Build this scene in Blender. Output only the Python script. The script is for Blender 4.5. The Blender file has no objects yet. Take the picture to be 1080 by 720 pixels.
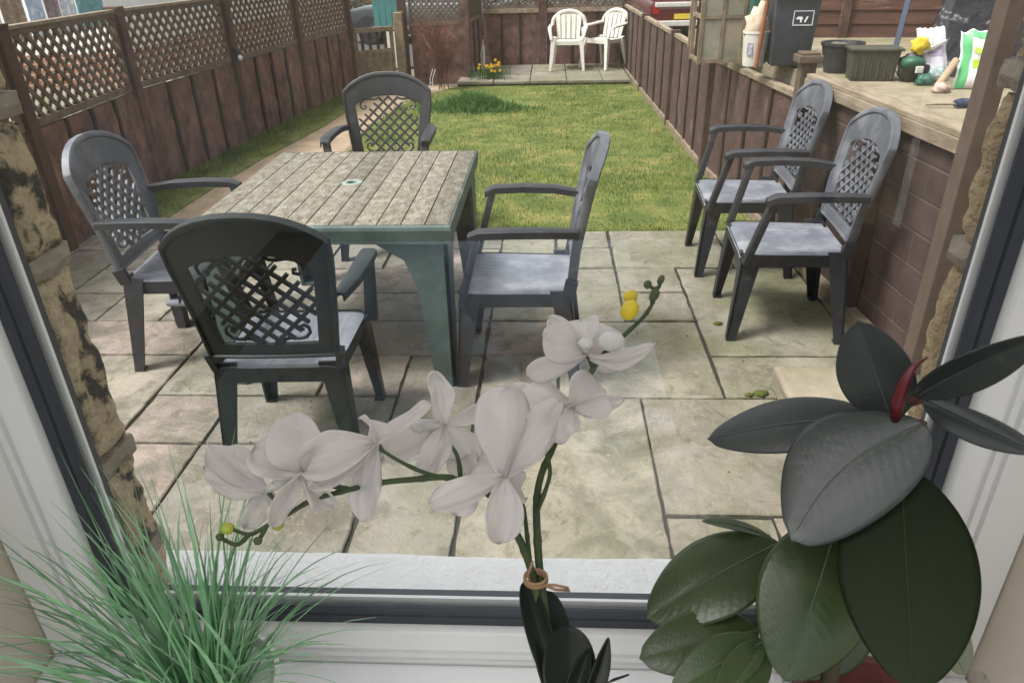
import bpy, bmesh, math, random
from mathutils import Vector, Matrix, noise
R = math.radians
scene = bpy.context.scene
COL = scene.collection
random.seed(7)

# ------------------------------------------------------------------ camera
F_PX, PW, PH, CAM_H = 768.0, 1080, 720, 1.65
def _n(v): return Vector(v).normalized()
_D = _n(((577-540)/F_PX, (1786-360)/F_PX, 1))          # straight down, in camera space (x right, y down, z forward)
_Y = Vector(((580-540)/F_PX, (-55-360)/F_PX, 1)); _Y = (_Y - _Y.dot(_D)*_D).normalized()
_Z = -_D
_X = _Y.cross(_Z)
if _X.x < 0: _X = -_X
cam_d = bpy.data.cameras.new('camera'); cam = bpy.data.objects.new('camera', cam_d); COL.objects.link(cam)
cam_d.sensor_width = 36; cam_d.lens = 36*F_PX/PW
cam_d.clip_start = 0.02; cam_d.clip_end = 600
cam.matrix_world = Matrix(((_X.x, -_X.y, -_X.z, 0), (_Y.x, -_Y.y, -_Y.z, 0), (_Z.x, -_Z.y, -_Z.z, CAM_H), (0, 0, 0, 1)))
scene.camera = cam
cam_d.dof.use_dof = True; cam_d.dof.focus_distance = 1.3; cam_d.dof.aperture_fstop = 26

# ------------------------------------------------------------------ light
SUN_EL, SUN_AZ = 60, 245
world = bpy.data.worlds.new('World'); scene.world = world; world.use_nodes = True
wn, wl = world.node_tree.nodes, world.node_tree.links
wn.clear()
sky = wn.new('ShaderNodeTexSky'); sky.sky_type = 'NISHITA'; sky.sun_disc = False
sky.sun_elevation = R(SUN_EL); sky.sun_rotation = R(SUN_AZ); sky.air_density = 1.2; sky.dust_density = 4.0; sky.ozone_density = 1.0
hs = wn.new('ShaderNodeHueSaturation'); hs.inputs['Saturation'].default_value = 0.12; hs.inputs['Value'].default_value = 1.0
bg = wn.new('ShaderNodeBackground'); bg.inputs['Strength'].default_value = 0.12
wo = wn.new('ShaderNodeOutputWorld')
wl.new(sky.outputs[0], hs.inputs['Color']); wl.new(hs.outputs[0], bg.inputs['Color']); wl.new(bg.outputs[0], wo.inputs['Surface'])
sd = bpy.data.lights.new('sun', 'SUN'); sd.energy = 1.9; sd.angle = R(14); sd.color = (1, .975, .94)
sun = bpy.data.objects.new('sun', sd); COL.objects.link(sun)
# rotation: sun_rotation measured clockwise from +Y
az = R(SUN_AZ); el = R(SUN_EL)
sdir = Vector((math.sin(az)*math.cos(el), math.cos(az)*math.cos(el), math.sin(el)))
sun.rotation_euler = sdir.to_track_quat('Z', 'Y').to_euler(); sun.location = (0, 0, 8)
scene.view_settings.view_transform = 'Standard'; scene.view_settings.look = 'None'
scene.view_settings.gamma = 1; scene.view_settings.exposure = 1.24
scene.render.engine = 'CYCLES'
scene.cycles.max_bounces = 8; scene.cycles.transparent_max_bounces = 16
scene.cycles.diffuse_bounces = 4

# ------------------------------------------------------------------ helpers
def ray(px, py):
    d = Vector(((px-540)/F_PX, (py-360)/F_PX, 1.)); return Vector((d.dot(_X), d.dot(_Y), d.dot(_Z)))
def W(px, py, depth): return Vector((0, 0, CAM_H)) + ray(px, py)*depth
def G(px, py, z=0.):
    r = ray(px, py); return Vector((0, 0, CAM_H)) + r*((z-CAM_H)/r.z)

class MB:
    def __init__(s): s.v = []; s.f = []; s.m = []; s.a = []
    def add(s, vs, fs, mi=0, a=0.):
        o = len(s.v); s.v += [tuple(x) for x in vs]
        for f in fs: s.f.append([i+o for i in f]); s.m.append(mi); s.a.append(a)
    def box(s, c, size, rot=None, mi=0, a=0., top=None, bev=0):
        hx, hy, hz = size[0]/2, size[1]/2, size[2]/2
        tx, ty = top if top else (1, 1)
        c = Vector(c)
        if bev:
            b = min(bev, hx*.9, hy*.9, hz*.9); vs = []; idx = {}
            bm = bmesh.new(); bmesh.ops.create_cube(bm, size=1)
            for v in bm.verts:
                q = Vector((v.co.x*2*hx, v.co.y*2*hy, v.co.z*2*hz))
                if v.co.z > 0: q.x *= tx; q.y *= ty
                v.co = q
            bmesh.ops.bevel(bm, geom=list(bm.edges), offset=b, segments=2, affect='EDGES', profile=.6)
            bm.verts.index_update()
            for v in bm.verts:
                q = v.co.copy()
                if rot: q = rot @ q
                vs.append(q + c)
            s.add(vs, [[v.index for v in f.verts] for f in bm.faces], mi, a); bm.free(); return
        vs = []
        for z in (-1, 1):
            for (x, y) in ((-1, -1), (1, -1), (1, 1), (-1, 1)):
                q = Vector((x*hx*(tx if z > 0 else 1), y*hy*(ty if z > 0 else 1), z*hz))
                if rot: q = rot @ q
                vs.append(q + c)
        s.add(vs, [(3, 2, 1, 0), (4, 5, 6, 7), (0, 1, 5, 4), (1, 2, 6, 5), (2, 3, 7, 6), (3, 0, 4, 7)], mi, a)
    def b2(s, x0, x1, y0, y1, z0, z1, **k): s.box(((x0+x1)/2, (y0+y1)/2, (z0+z1)/2), (abs(x1-x0), abs(y1-y0), abs(z1-z0)), **k)
    def bar(s, p, q, w, h, up=(0, 0, 1), mi=0, bev=0, top=None):
        p = Vector(p); q = Vector(q); d = q-p; L = d.length; z = d.normalized(); x = Vector(up).cross(z)
        if x.length < 1e-4: x = Vector((1, 0, 0))
        x.normalize(); y = z.cross(x)
        s.box((p+q)/2, (w, h, L), Matrix((x, y, z)).transposed(), mi=mi, bev=bev, top=top)
    def tube(s, pts, rad, n=8, mi=0, caps=True, flat=1.):
        pts = [Vector(p) for p in pts]; k = len(pts)
        if not isinstance(rad, (list, tuple)): rad = [rad]*k
        up = Vector((0.13, 0.2, 1)).normalized(); vs = []; px = None
        for i, p in enumerate(pts):
            d = (pts[min(i+1, k-1)]-pts[max(i-1, 0)])
            d = d.normalized() if d.length > 1e-9 else Vector((0, 0, 1))
            x = (px - px.dot(d)*d) if px else up.cross(d)
            if x.length < 1e-4: x = Vector((1, 0, 0)).cross(d)
            x.normalize(); px = x; y = d.cross(x)
            for j in range(n):
                t = 2*math.pi*j/n; vs.append(p + (x*math.cos(t) + y*math.sin(t)*flat)*rad[i])
        fs = [(i*n+j, i*n+(j+1) % n, (i+1)*n+(j+1) % n, (i+1)*n+j) for i in range(k-1) for j in range(n)]
        if caps: fs += [tuple(range(n-1, -1, -1)), tuple(range((k-1)*n, k*n))]
        s.add(vs, fs, mi)
    def lathe(s, prof, c=(0, 0, 0), n=24, mi=0):
        c = Vector(c); vs = []
        for r, z in prof:
            for j in range(n):
                t = 2*math.pi*j/n; vs.append(c + Vector((r*math.cos(t), r*math.sin(t), z)))
        fs = [(i*n+j, i*n+(j+1) % n, (i+1)*n+(j+1) % n, (i+1)*n+j) for i in range(len(prof)-1) for j in range(n)]
        s.add(vs, fs, mi)
    def grid(s, fn, nu, nv, mi=0, a=0.):
        vs = [fn(i/nu, j/nv) for j in range(nv+1) for i in range(nu+1)]
        fs = [(j*(nu+1)+i, j*(nu+1)+i+1, (j+1)*(nu+1)+i+1, (j+1)*(nu+1)+i) for j in range(nv) for i in range(nu)]
        s.add(vs, fs, mi, a)
    def prism(s, poly, z0, z1, mi=0, a=0.):          # poly: list of (x, y), counter-clockwise
        n = len(poly); vs = [(x, y, z0) for x, y in poly]+[(x, y, z1) for x, y in poly]
        s.add(vs, [tuple(range(n-1, -1, -1)), tuple(range(n, 2*n))]+[(i, (i+1) % n, n+(i+1) % n, n+i) for i in range(n)], mi, a)
    def ball(s, c, r, rot=None, n=12, mi=0, noise_amp=0):
        vs = []; c = Vector(c)
        for j in range(n//2+1):
            ph = math.pi*j/(n//2)
            for i in range(n):
                t = 2*math.pi*i/n; q = Vector((r[0]*math.sin(ph)*math.cos(t), r[1]*math.sin(ph)*math.sin(t), r[2]*math.cos(ph)))
                if noise_amp: q *= 1+noise_amp*noise.noise(q.normalized()*2.3+c*3)
                if rot: q = rot @ q
                vs.append(q+c)
        fs = [(j*n+i, (j+1)*n+i, (j+1)*n+(i+1) % n, j*n+(i+1) % n) for j in range(n//2) for i in range(n)]
        s.add(vs, fs, mi)
    def build(s, name, mats, parent=None, smooth=None, label=None, cat=None, group=None, kind=None, loc=None):
        me = bpy.data.meshes.new(name); me.from_pydata(s.v, [], s.f)
        if not isinstance(mats, (list, tuple)): mats = [mats]
        for m in mats: me.materials.append(m)
        if len(mats) > 1: me.polygons.foreach_set('material_index', s.m)
        if any(s.a):
            at = me.attributes.new('tint', 'FLOAT', 'FACE'); at.data.foreach_set('value', s.a)
        me.validate(); me.update()
        if smooth is not None:
            me.shade_smooth()
            if smooth < 180: me.set_sharp_from_angle(angle=R(smooth))
        o = bpy.data.objects.new(name, me); COL.objects.link(o)
        if parent: o.parent = parent
        if loc is not None: o.location = loc
        tag(o, label, cat, group, kind); return o
def tag(o, label=None, cat=None, group=None, kind=None):
    if label: o['label'] = label
    if cat: o['category'] = cat
    if group: o['group'] = group
    if kind: o['kind'] = kind
    return o
def thing(name, label, cat, loc=(0, 0, 0), rz=0, group=None):
    o = bpy.data.objects.new(name, None); o.empty_display_size = .1; COL.objects.link(o)
    o.location = loc; o.rotation_euler = (0, 0, rz); return tag(o, label, cat, group)
def copy_tree(o, parent=None):
    c = o.copy(); COL.objects.link(c)
    if parent: c.parent = parent
    for ch in [x for x in list(COL.objects) if x.parent == o]: copy_tree(ch, c)
    return c

# ------------------------------------------------------------------ materials
def mat(name, c1, c2=None, scale=8., rough=.7, bump=0., bscale=60., c3=None, s3=3., t3=(.5, .6), stretch=(1, 1, 1), coords='Object',
        tint=0., metallic=0., spec=.4, trans=0., detail=6., lo=.35, hi=.65, bstretch=None, sub=0., coat=0.):
    m = bpy.data.materials.new(name); m.use_nodes = True
    N, L = m.node_tree.nodes, m.node_tree.links; N.clear()
    out = N.new('ShaderNodeOutputMaterial'); p = N.new('ShaderNodeBsdfPrincipled')
    p.inputs['Roughness'].default_value = rough; p.inputs['Metallic'].default_value = metallic
    p.inputs['Specular IOR Level'].default_value = spec; p.inputs['Coat Weight'].default_value = coat
    tc = N.new('ShaderNodeTexCoord'); mp = N.new('ShaderNodeMapping'); mp.inputs['Scale'].default_value = stretch
    L.new(tc.outputs[coords], mp.inputs['Vector'])
    col = None
    def nz(sc, det=detail, vec=None):
        n = N.new('ShaderNodeTexNoise'); n.inputs['Scale'].default_value = sc; n.inputs['Detail'].default_value = det; n.inputs['Roughness'].default_value = .6
        L.new(vec or mp.outputs[0], n.inputs['Vector']); return n
    def mix(a, b, fac, t='MIX'):
        x = N.new('ShaderNodeMix'); x.data_type = 'RGBA'; x.blend_type = t
        for sock, val in ((x.inputs[0], fac), (x.inputs[6], a), (x.inputs[7], b)):
            if hasattr(val, 'links'): L.new(val, sock)
            elif isinstance(val, (int, float)): sock.default_value = val
            else: sock.default_value = (*val, 1)
        return x.outputs[2]
    def ramp(sock, a, b):
        r = N.new('ShaderNodeMapRange'); r.inputs[1].default_value = a; r.inputs[2].default_value = b; L.new(sock, r.inputs[0]); return r.outputs[0]
    if c2: col = mix(c1, c2, ramp(nz(scale).outputs[0], lo, hi))
    else: col = mix(c1, tuple(x*.82 for x in c1), ramp(nz(scale).outputs[0], .3, .7))
    if c3: col = mix(col, c3, ramp(nz(s3, 5).outputs[0], *t3))
    if tint:
        at = N.new('ShaderNodeAttribute'); at.attribute_name = 'tint'
        r = N.new('ShaderNodeMapRange'); r.inputs[3].default_value = 1-tint; r.inputs[4].default_value = 1+tint
        L.new(at.outputs['Fac'], r.inputs[0]); vm = N.new('ShaderNodeVectorMath'); vm.operation = 'SCALE'
        L.new(col, vm.inputs[0]); L.new(r.outputs[0], vm.inputs['Scale']); col = vm.outputs[0]
    L.new(col, p.inputs['Base Color'])
    if bump:
        bv = None
        if bstretch:
            m2 = N.new('ShaderNodeMapping'); m2.inputs['Scale'].default_value = bstretch; L.new(tc.outputs[coords], m2.inputs['Vector']); bv = m2.outputs[0]
        b = N.new('ShaderNodeBump'); b.inputs['Strength'].default_value = bump; b.inputs['Distance'].default_value = .01
        L.new(nz(bscale, 4, bv).outputs[0], b.inputs['Height']); L.new(b.outputs[0], p.inputs['Normal'])
    sh = p.outputs[0]
    if trans:
        t = N.new('ShaderNodeBsdfTranslucent'); L.new(col, t.inputs['Color'])
        ms = N.new('ShaderNodeMixShader'); ms.inputs[0].default_value = trans; L.new(sh, ms.inputs[1]); L.new(t.outputs[0], ms.inputs[2]); sh = ms.outputs[0]
    L.new(sh, out.inputs['Surface']); return m

def glass_mat(name, tint=(1, 1, 1), gloss=1.):
    m = bpy.data.materials.new(name); m.use_nodes = True; N, L = m.node_tree.nodes, m.node_tree.links; N.clear()
    out = N.new('ShaderNodeOutputMaterial'); t = N.new('ShaderNodeBsdfTransparent'); t.inputs[0].default_value = (*tint, 1)
    g = N.new('ShaderNodeBsdfGlossy'); g.inputs['Roughness'].default_value = .0
    lw = N.new('ShaderNodeLayerWeight'); lw.inputs['Blend'].default_value = .5      # facing: 0 head on, 1 at grazing, same from both faces
    pw = N.new('ShaderNodeMath'); pw.operation = 'POWER'; pw.inputs[1].default_value = 5; L.new(lw.outputs['Facing'], pw.inputs[0])
    mu = N.new('ShaderNodeMath'); mu.operation = 'MULTIPLY_ADD'; mu.inputs[1].default_value = .96*gloss; mu.inputs[2].default_value = .04*gloss; L.new(pw.outputs[0], mu.inputs[0])
    ms = N.new('ShaderNodeMixShader'); L.new(mu.outputs[0], ms.inputs[0]); L.new(t.outputs[0], ms.inputs[1]); L.new(g.outputs[0], ms.inputs[2])
    L.new(ms.outputs[0], out.inputs['Surface']); return m

M = {}
M['slab_old'] = mat('sandstone_old', (.40, .36, .27), (.30, .275, .20), 5, .75, .25, 22, c3=(.235, .235, .14), s3=1.7, t3=(.48, .72), tint=.22)
def slab_mat():
    m = bpy.data.materials.new('sandstone'); m.use_nodes = True; N, L = m.node_tree.nodes, m.node_tree.links
    p = N['Principled BSDF']; p.inputs['Specular IOR Level'].default_value = .3
    tc = N.new('ShaderNodeTexCoord'); at = N.new('ShaderNodeAttribute'); at.attribute_name = 'tint'
    ofs = N.new('ShaderNodeVectorMath'); ofs.operation = 'MULTIPLY_ADD'; cx = N.new('ShaderNodeCombineXYZ')
    for i in range(3): L.new(at.outputs['Fac'], cx.inputs[i])
    L.new(cx.outputs[0], ofs.inputs[0]); ofs.inputs[1].default_value = (13, 7, 5); L.new(tc.outputs['Object'], ofs.inputs[2])
    def nz(sc, det=6, dist=0., vec=None, rg=.6):
        n = N.new('ShaderNodeTexNoise'); n.inputs['Scale'].default_value = sc; n.inputs['Detail'].default_value = det; n.inputs['Distortion'].default_value = dist; n.inputs['Roughness'].default_value = rg
        L.new(vec or ofs.outputs[0], n.inputs['Vector']); return n.outputs[0]
    def mr(sock, a, b_, c=0., d=1.):
        r = N.new('ShaderNodeMapRange'); r.inputs[1].default_value = a; r.inputs[2].default_value = b_; r.inputs[3].default_value = c; r.inputs[4].default_value = d; L.new(sock, r.inputs[0]); return r.outputs[0]
    def mix(a, b_, f, t='MIX'):
        x = N.new('ShaderNodeMix'); x.data_type = 'RGBA'; x.blend_type = t; L.new(f, x.inputs[0]) if hasattr(f, 'links') else setattr(x.inputs[0], 'default_value', f)
        for so, v in ((x.inputs[6], a), (x.inputs[7], b_)):
            if hasattr(v, 'links'): L.new(v, so)
            else: so.default_value = (*v, 1)
        return x.outputs[2]
    hue = N.new('ShaderNodeValToRGB'); e = hue.color_ramp.elements; e[0].position = 0; e[0].color = (.20, .185, .155, 1); e[1].position = 1; e[1].color = (.265, .245, .195, 1)
    for pos, c in ((.2, (.32, .25, .215)), (.4, (.235, .222, .175)), (.6, (.31, .275, .22)), (.8, (.195, .182, .155))): q = e.new(pos); q.color = (*c, 1)
    L.new(at.outputs['Fac'], hue.inputs[0])
    base = mix(hue.outputs[0], (.145, .13, .10), mr(nz(4.2, 12, .5, None, .7), .42, .60))
    veins = mr(nz(2.4, 3, 3.5), .485, .515); v2 = N.new('ShaderNodeMath'); v2.operation = 'PINGPONG'; v2.inputs[1].default_value = .5; L.new(veins, v2.inputs[0])
    base = mix(base, (.33, .28, .20), mr(v2.outputs[0], .1, .5, 0, .6))
    algae = nz(.9, 6, .6, tc.outputs['Object']); sx = N.new('ShaderNodeSeparateXYZ'); L.new(tc.outputs['Object'], sx.inputs[0])
    side = mr(sx.outputs['X'], -1.6, .9, -.12, .10); ad = N.new('ShaderNodeMath'); ad.operation = 'ADD'; L.new(algae, ad.inputs[0]); L.new(side, ad.inputs[1])
    base = mix(base, (.155, .155, .085), mr(ad.outputs[0], .44, .68, 0, .8))
    base = mix(base, (.10, .098, .06), mr(nz(12, 8, .6, tc.outputs['Object'], .7), .54, .66, 0, .8))
    base = mix(base, (.055, .05, .035), mr(nz(60, 5, 0, tc.outputs['Object'], .7), .64, .70, 0, .85))
    base = mix(base, (.37, .345, .28), mr(nz(30, 4, 0, tc.outputs['Object']), .64, .74, 0, .5))
    L.new(base, p.inputs['Base Color']); L.new(mr(nz(5), .3, .7, .55, .85), p.inputs['Roughness'])
    b1 = N.new('ShaderNodeBump'); b1.inputs['Strength'].default_value = .8; b1.inputs['Distance'].default_value = .022; L.new(nz(9, 12, .35, None, .62), b1.inputs['Height'])
    b2 = N.new('ShaderNodeBump'); b2.inputs['Strength'].default_value = .6; b2.inputs['Distance'].default_value = .003; L.new(nz(90, 4), b2.inputs['Height']); L.new(b1.outputs[0], b2.inputs['Normal']); L.new(b2.outputs[0], p.inputs['Normal'])
    return m
M['slab'] = slab_mat()
M['step'] = mat('step_stone', (.31, .275, .20), (.22, .19, .135), 6, .85, .6, 30, c3=(.2, .19, .11), s3=5, t3=(.52, .68), detail=10)
M['joint'] = mat('mortar', (.038, .034, .026), (.02, .022, .014), 14, .95, .4)
M['turf'] = mat('turf', (.13, .15, .03), (.055, .085, .014), 4, .95, .6, 80, c3=(.19, .17, .05), s3=3.2, t3=(.5, .68))
M['blade'] = mat('grass_blade', (.065, .13, .018), (.20, .235, .045), 2.6, .7, trans=.35, tint=.35)
M['blade2'] = mat('lush_blade', (.05, .15, .03), (.10, .2, .05), 4, .6, trans=.35, tint=.4)
M['dirt'] = mat('dirt', (.36, .27, .18), (.24, .18, .12), 4, .95, .5, 40, c3=(.14, .15, .05), s3=3, t3=(.55, .75))
M['earth'] = mat('earth', (.16, .13, .09), (.10, .09, .06), 3, .95, .4)
M['road'] = mat('asphalt', (.075, .075, .08), (.05, .05, .052), 9, .9, .3, 90)
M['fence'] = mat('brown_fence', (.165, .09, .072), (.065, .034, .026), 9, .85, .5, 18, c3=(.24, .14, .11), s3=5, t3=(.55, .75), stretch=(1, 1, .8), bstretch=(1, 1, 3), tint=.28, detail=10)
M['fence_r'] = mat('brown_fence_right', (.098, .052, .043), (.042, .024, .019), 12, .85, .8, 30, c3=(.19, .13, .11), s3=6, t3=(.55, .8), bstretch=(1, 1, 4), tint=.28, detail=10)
M['post'] = mat('dark_post', (.075, .042, .030), (.045, .025, .018), 9, .8, .3, 40)
M['postmid'] = mat('mid_brown_post', (.12, .085, .06), (.07, .05, .035), 12, .85, .3, 50)
M['rail'] = mat('weathered_rail', (.30, .24, .17), (.17, .125, .09), 16, .85, .4, 60)
M['trellis'] = mat('trellis_wood', (.15, .112, .08), (.085, .055, .04), 12, .85, .3, 60)
M['stonewood'] = mat('old_grey_wood', (.24, .19, .12), (.14, .11, .075), 14, .9, .4, 40)
M['cap'] = mat('coping_wood', (.29, .235, .165), (.15, .115, .075), 22, .85, .4, 50, stretch=(1, .25, 1))
M['darkgap'] = mat('batten', (.035, .02, .015), None, 20, .9)
M['white_up'] = mat('white_upvc', (.80, .80, .79), (.76, .76, .75), 3, .35, spec=.5)
M['gasket'] = mat('gasket', (.045, .052, .065), None, 40, .5)
M['sill'] = mat('white_paint_rough', (.90, .90, .895), (.84, .84, .83), 30, .75, .5, 120, c3=(.6, .6, .58), s3=60, t3=(.66, .8))
M['plaster'] = mat('cream_plaster', (.62, .55, .45), (.58, .51, .42), 3, .85, .08, 60)
M['room'] = mat('room_paint', (.78, .76, .72), None, 2, .9)
M['floorw'] = mat('room_floor', (.06, .045, .035), (.04, .03, .022), 4, .6)
M['glass'] = glass_mat('window_glass', (.99, .995, .993), .95)
M['stone_l'] = mat('lichen_stone', (.58, .47, .30), (.32, .25, .15), 34, .95, 1.6, 70, c3=(.04, .04, .034), s3=34, t3=(.52, .60), detail=12)
M['stone_r'] = mat('tan_stone', (.66, .50, .30), (.44, .32, .18), 60, .95, 1.6, 130, c3=(.3, .24, .17), s3=11, t3=(.58, .75))
M['pointing'] = mat('grey_pointing', (.30, .26, .20), (.20, .17, .125), 40, .95, .6, 70)
# plastic
M['grey'] = mat('grey_resin', (.026, .028, .033), (.016, .018, .021), 9, .46, .04, 90, c3=(.07, .074, .083), s3=9, t3=(.56, .8), spec=.4)
M['greyback'] = mat('chalky_resin', (.10, .108, .125), (.065, .07, .083), 6, .5, .05, 90, c3=(.20, .21, .23), s3=5, t3=(.5, .75), spec=.5)
M['greydark'] = mat('dark_resin', (.013, .019, .017), (.008, .012, .011), 9, .45, .03, 90, c3=(.04, .045, .044), s3=12, t3=(.62, .85), spec=.35)
M['seat'] = mat('bleached_resin', (.17, .18, .205), (.11, .118, .138), 8, .42, .05, 90, c3=(.27, .28, .30), s3=5, t3=(.5, .72), spec=.5)
M['whitepl'] = mat('white_plastic', (.62, .60, .53), (.52, .50, .43), 12, .5)
M['tabletop'] = mat('weathered_table', (.22, .17, .125), (.13, .10, .07), 26, .85, .5, 80, c3=(.36, .42, .36), s3=7, t3=(.52, .66), stretch=(1, .45, 1))
M['tableleg'] = mat('faded_green', (.085, .125, .11), (.05, .078, .068), 8, .55, .1, 60, c3=(.22, .27, .25), s3=10, t3=(.6, .8))
M['hole'] = mat('pale_green', (.24, .30, .26), (.18, .22, .18), 40, .7)
M['black'] = mat('black_plastic', (.018, .019, .022), (.035, .035, .04), 20, .4, spec=.5)
# ---------- bricks
def brick_mat(name, ca, cb, mortar, sx=.22, sz=.075, rough=.9, axis='yz', bump=.6, msize=.012):
    m = bpy.data.materials.new(name); m.use_nodes = True; N, L = m.node_tree.nodes, m.node_tree.links
    p = N['Principled BSDF']; p.inputs['Roughness'].default_value = rough; p.inputs['Specular IOR Level'].default_value = .25
    tc = N.new('ShaderNodeTexCoord'); sp = N.new('ShaderNodeSeparateXYZ'); cb_ = N.new('ShaderNodeCombineXYZ'); L.new(tc.outputs['Object'], sp.inputs[0])
    L.new(sp.outputs['Y' if axis == 'yz' else 'X'], cb_.inputs[0]); L.new(sp.outputs['Z'], cb_.inputs[1])
    b = N.new('ShaderNodeTexBrick'); b.inputs['Scale'].default_value = 1; b.inputs['Brick Width'].default_value = sx; b.inputs['Row Height'].default_value = sz
    b.inputs['Mortar Size'].default_value = msize; b.inputs['Mortar Smooth'].default_value = .4
    b.inputs['Color1'].default_value = (*ca, 1); b.inputs['Color2'].default_value = (*cb, 1); b.inputs['Mortar'].default_value = (*mortar, 1)
    L.new(cb_.outputs[0], b.inputs['Vector'])
    n = N.new('ShaderNodeTexNoise'); n.inputs['Scale'].default_value = 9; n.inputs['Detail'].default_value = 8; L.new(tc.outputs['Object'], n.inputs[0])
    mr = N.new('ShaderNodeMapRange'); mr.inputs[1].default_value = .3; mr.inputs[2].default_value = .7; mr.inputs[3].default_value = .7; mr.inputs[4].default_value = 1.35; L.new(n.outputs[0], mr.inputs[0])
    vm = N.new('ShaderNodeVectorMath'); vm.operation = 'SCALE'; L.new(b.outputs['Color'], vm.inputs[0]); L.new(mr.outputs[0], vm.inputs['Scale']); L.new(vm.outputs[0], p.inputs['Base Color'])
    ad = N.new('ShaderNodeMath'); ad.operation = 'SUBTRACT'; L.new(n.outputs[0], ad.inputs[0]); L.new(b.outputs['Fac'], ad.inputs[1])
    bp = N.new('ShaderNodeBump'); bp.inputs['Strength'].default_value = bump; bp.inputs['Distance'].default_value = .008; L.new(ad.outputs[0], bp.inputs['Height']); L.new(bp.outputs[0], p.inputs['Normal'])
    return m
M['brownbrick'] = brick_mat('brown_painted_brick', (.050, .032, .028), (.066, .042, .037), (.082, .058, .051), .30, .14, msize=.007, bump=1.)
M['redbrick'] = brick_mat('red_brick', (.36, .15, .085), (.28, .11, .06), (.4, .36, .3), .22, .075)

# ================================================================== SETTING
b = MB(); b.b2(-120, 120, -60, 200, -.32, -.30); b.build('ground', M['earth'], kind='structure')
b = MB(); b.b2(-4.6, 1.30, 4.55, 12.4, -.30, -.03); b.build('garden_soil', M['earth'], kind='structure')
b = MB(); b.b2(-12, 14, 12.6, 32, -.30, -.02); b.build('road', M['road'], kind='structure')
b = MB(); b.b2(-12, -3.4, 1.0, 12.6, -.3, -.04); b.build('neighbouring_yard', mat('gravel', (.33, .32, .3), (.1, .1, .09), 60, .95, .5, 80, c3=(.13, .16, .08), s3=1.5, t3=(.45, .6)), kind='structure')

# patio slabs
xs = [-3.74, -3.4, -3.05, -2.7, -2.36, -2.02, -1.69, -1.34, -.99, -.64, -.30, .04, .38, .73, 1.07, 1.41, 1.76]
ys = [.75, 1.13, 1.5, 1.86, 2.235, 2.575, 2.925, 3.28, 3.62, 3.965, 4.285, 4.60]
occ = {}
rects = []
def near(a, l): return min(range(len(l)), key=lambda i: abs(l[i]-a))
def put(x0, x1, y0, y1):
    i0, i1, j0, j1 = near(x0, xs), near(x1, xs), near(y0, ys), near(y1, ys)
    for i in range(i0, i1):
        for j in range(j0, j1):
            if (i, j) in occ: return
    for i in range(i0, i1):
        for j in range(j0, j1): occ[i, j] = 1
    rects.append((xs[i0], xs[i1], ys[j0], ys[j1]))
for r in [(.38, .73, 3.62, 3.97), (.38, .73, 3.28, 3.62), (.04, .73, 2.57, 3.28), (-.3, .04, 2.57, 2.92), (-.3, .04, 2.92, 3.28), (.73, 1.41, 2.92, 3.97),
          (.73, 1.41, 2.57, 2.92), (.38, 1.07, 3.97, 4.6), (.04, .38, 3.97, 4.29), (.04, .38, 4.29, 4.6), (.04, .38, 3.28, 3.97), (1.07, 1.76, 3.97, 4.6),
          (.38, 1.07, 1.86, 2.57), (.38, .73, 1.13, 1.86), (.73, 1.41, 1.13, 1.86), (-.3, .38, 1.5, 2.57), (-2.36, -2.02, 3.28, 3.62), (-2.02, -1.34, 3.28, 3.62),
          (-2.7, -1.69, 2.93, 3.28), (-2.36, -1.69, 2.24, 2.93), (-1.69, -.99, 2.57, 3.28), (-1.69, -1.34, 2.24, 2.57), (-1.34, -.64, 2.24, 2.57), (-.99, -.64, 2.57, 2.92),
          (-.64, -.3, 2.24, 2.92), (-.99, -.3, 2.92, 3.28), (-1.34, -.64, 1.5, 2.24), (-2.02, -1.34, 1.5, 2.24), (-.64, -.3, 1.5, 2.24), (-2.7, -2.36, 2.57, 2.93), (-2.7, -2.02, 3.62, 3.97),
          (-1.34, -.64, 3.62, 3.97), (-.64, -.3, 3.28, 3.62), (-.3, .04, 3.28, 3.97), (-3.05, -2.36, 3.28, 3.62)]: put(*r)
rr = random.Random(3)
for j in range(len(ys)-1):
    for i in range(len(xs)-1):
        if (i, j) in occ: continue
        for (w, h) in rr.sample([(2, 2), (2, 1), (1, 2)], 3)+[(1, 1)]:
            if i+w < len(xs) and j+h < len(ys) and all((i+a, j+c) not in occ for a in range(w) for c in range(h)):
                put(xs[i], xs[i+w], ys[j], ys[j+h]); break
def slab(b, x0, x1, y0, y1, z0, z1, g=.0085, seed=0):
    rs = random.Random(seed*77+5); x0 += g*rs.uniform(.5, 1.4); x1 -= g*rs.uniform(.4, 1.2); y0 += g*rs.uniform(.4, 1.2); y1 -= g*rs.uniform(.4, 1.2)
    t = rs.random()+.001; n = 14; dz = rs.uniform(-.003, .003)
    pts = []
    for (ax, ay, bx, by) in ((x0, y0, x1, y0), (x1, y0, x1, y1), (x1, y1, x0, y1), (x0, y1, x0, y0)):
        for k in range(n):
            u = k/n; p = Vector((ax+(bx-ax)*u, ay+(by-ay)*u, 0)); o = noise.noise(p*14)*.006
            nx, ny = (by-ay), -(bx-ax); l = math.hypot(nx, ny); pts.append((p.x+nx/l*o, p.y+ny/l*o))
    cx, cy = (x0+x1)/2, (y0+y1)/2
    N = len(pts); rings = [(1, z0), (1, z1+dz-.004), (.985, z1+dz)]; vs = []
    for s, z in rings: vs += [(cx+(x-cx)*s, cy+(y-cy)*s, z) for x, y in pts]
    fs = [(r*N+i, r*N+(i+1) % N, (r+1)*N+(i+1) % N, (r+1)*N+i) for r in range(2) for i in range(N)]+[tuple(range(2*N, 3*N))]
    b.add(vs, fs, 0, t)
b = MB()
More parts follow.
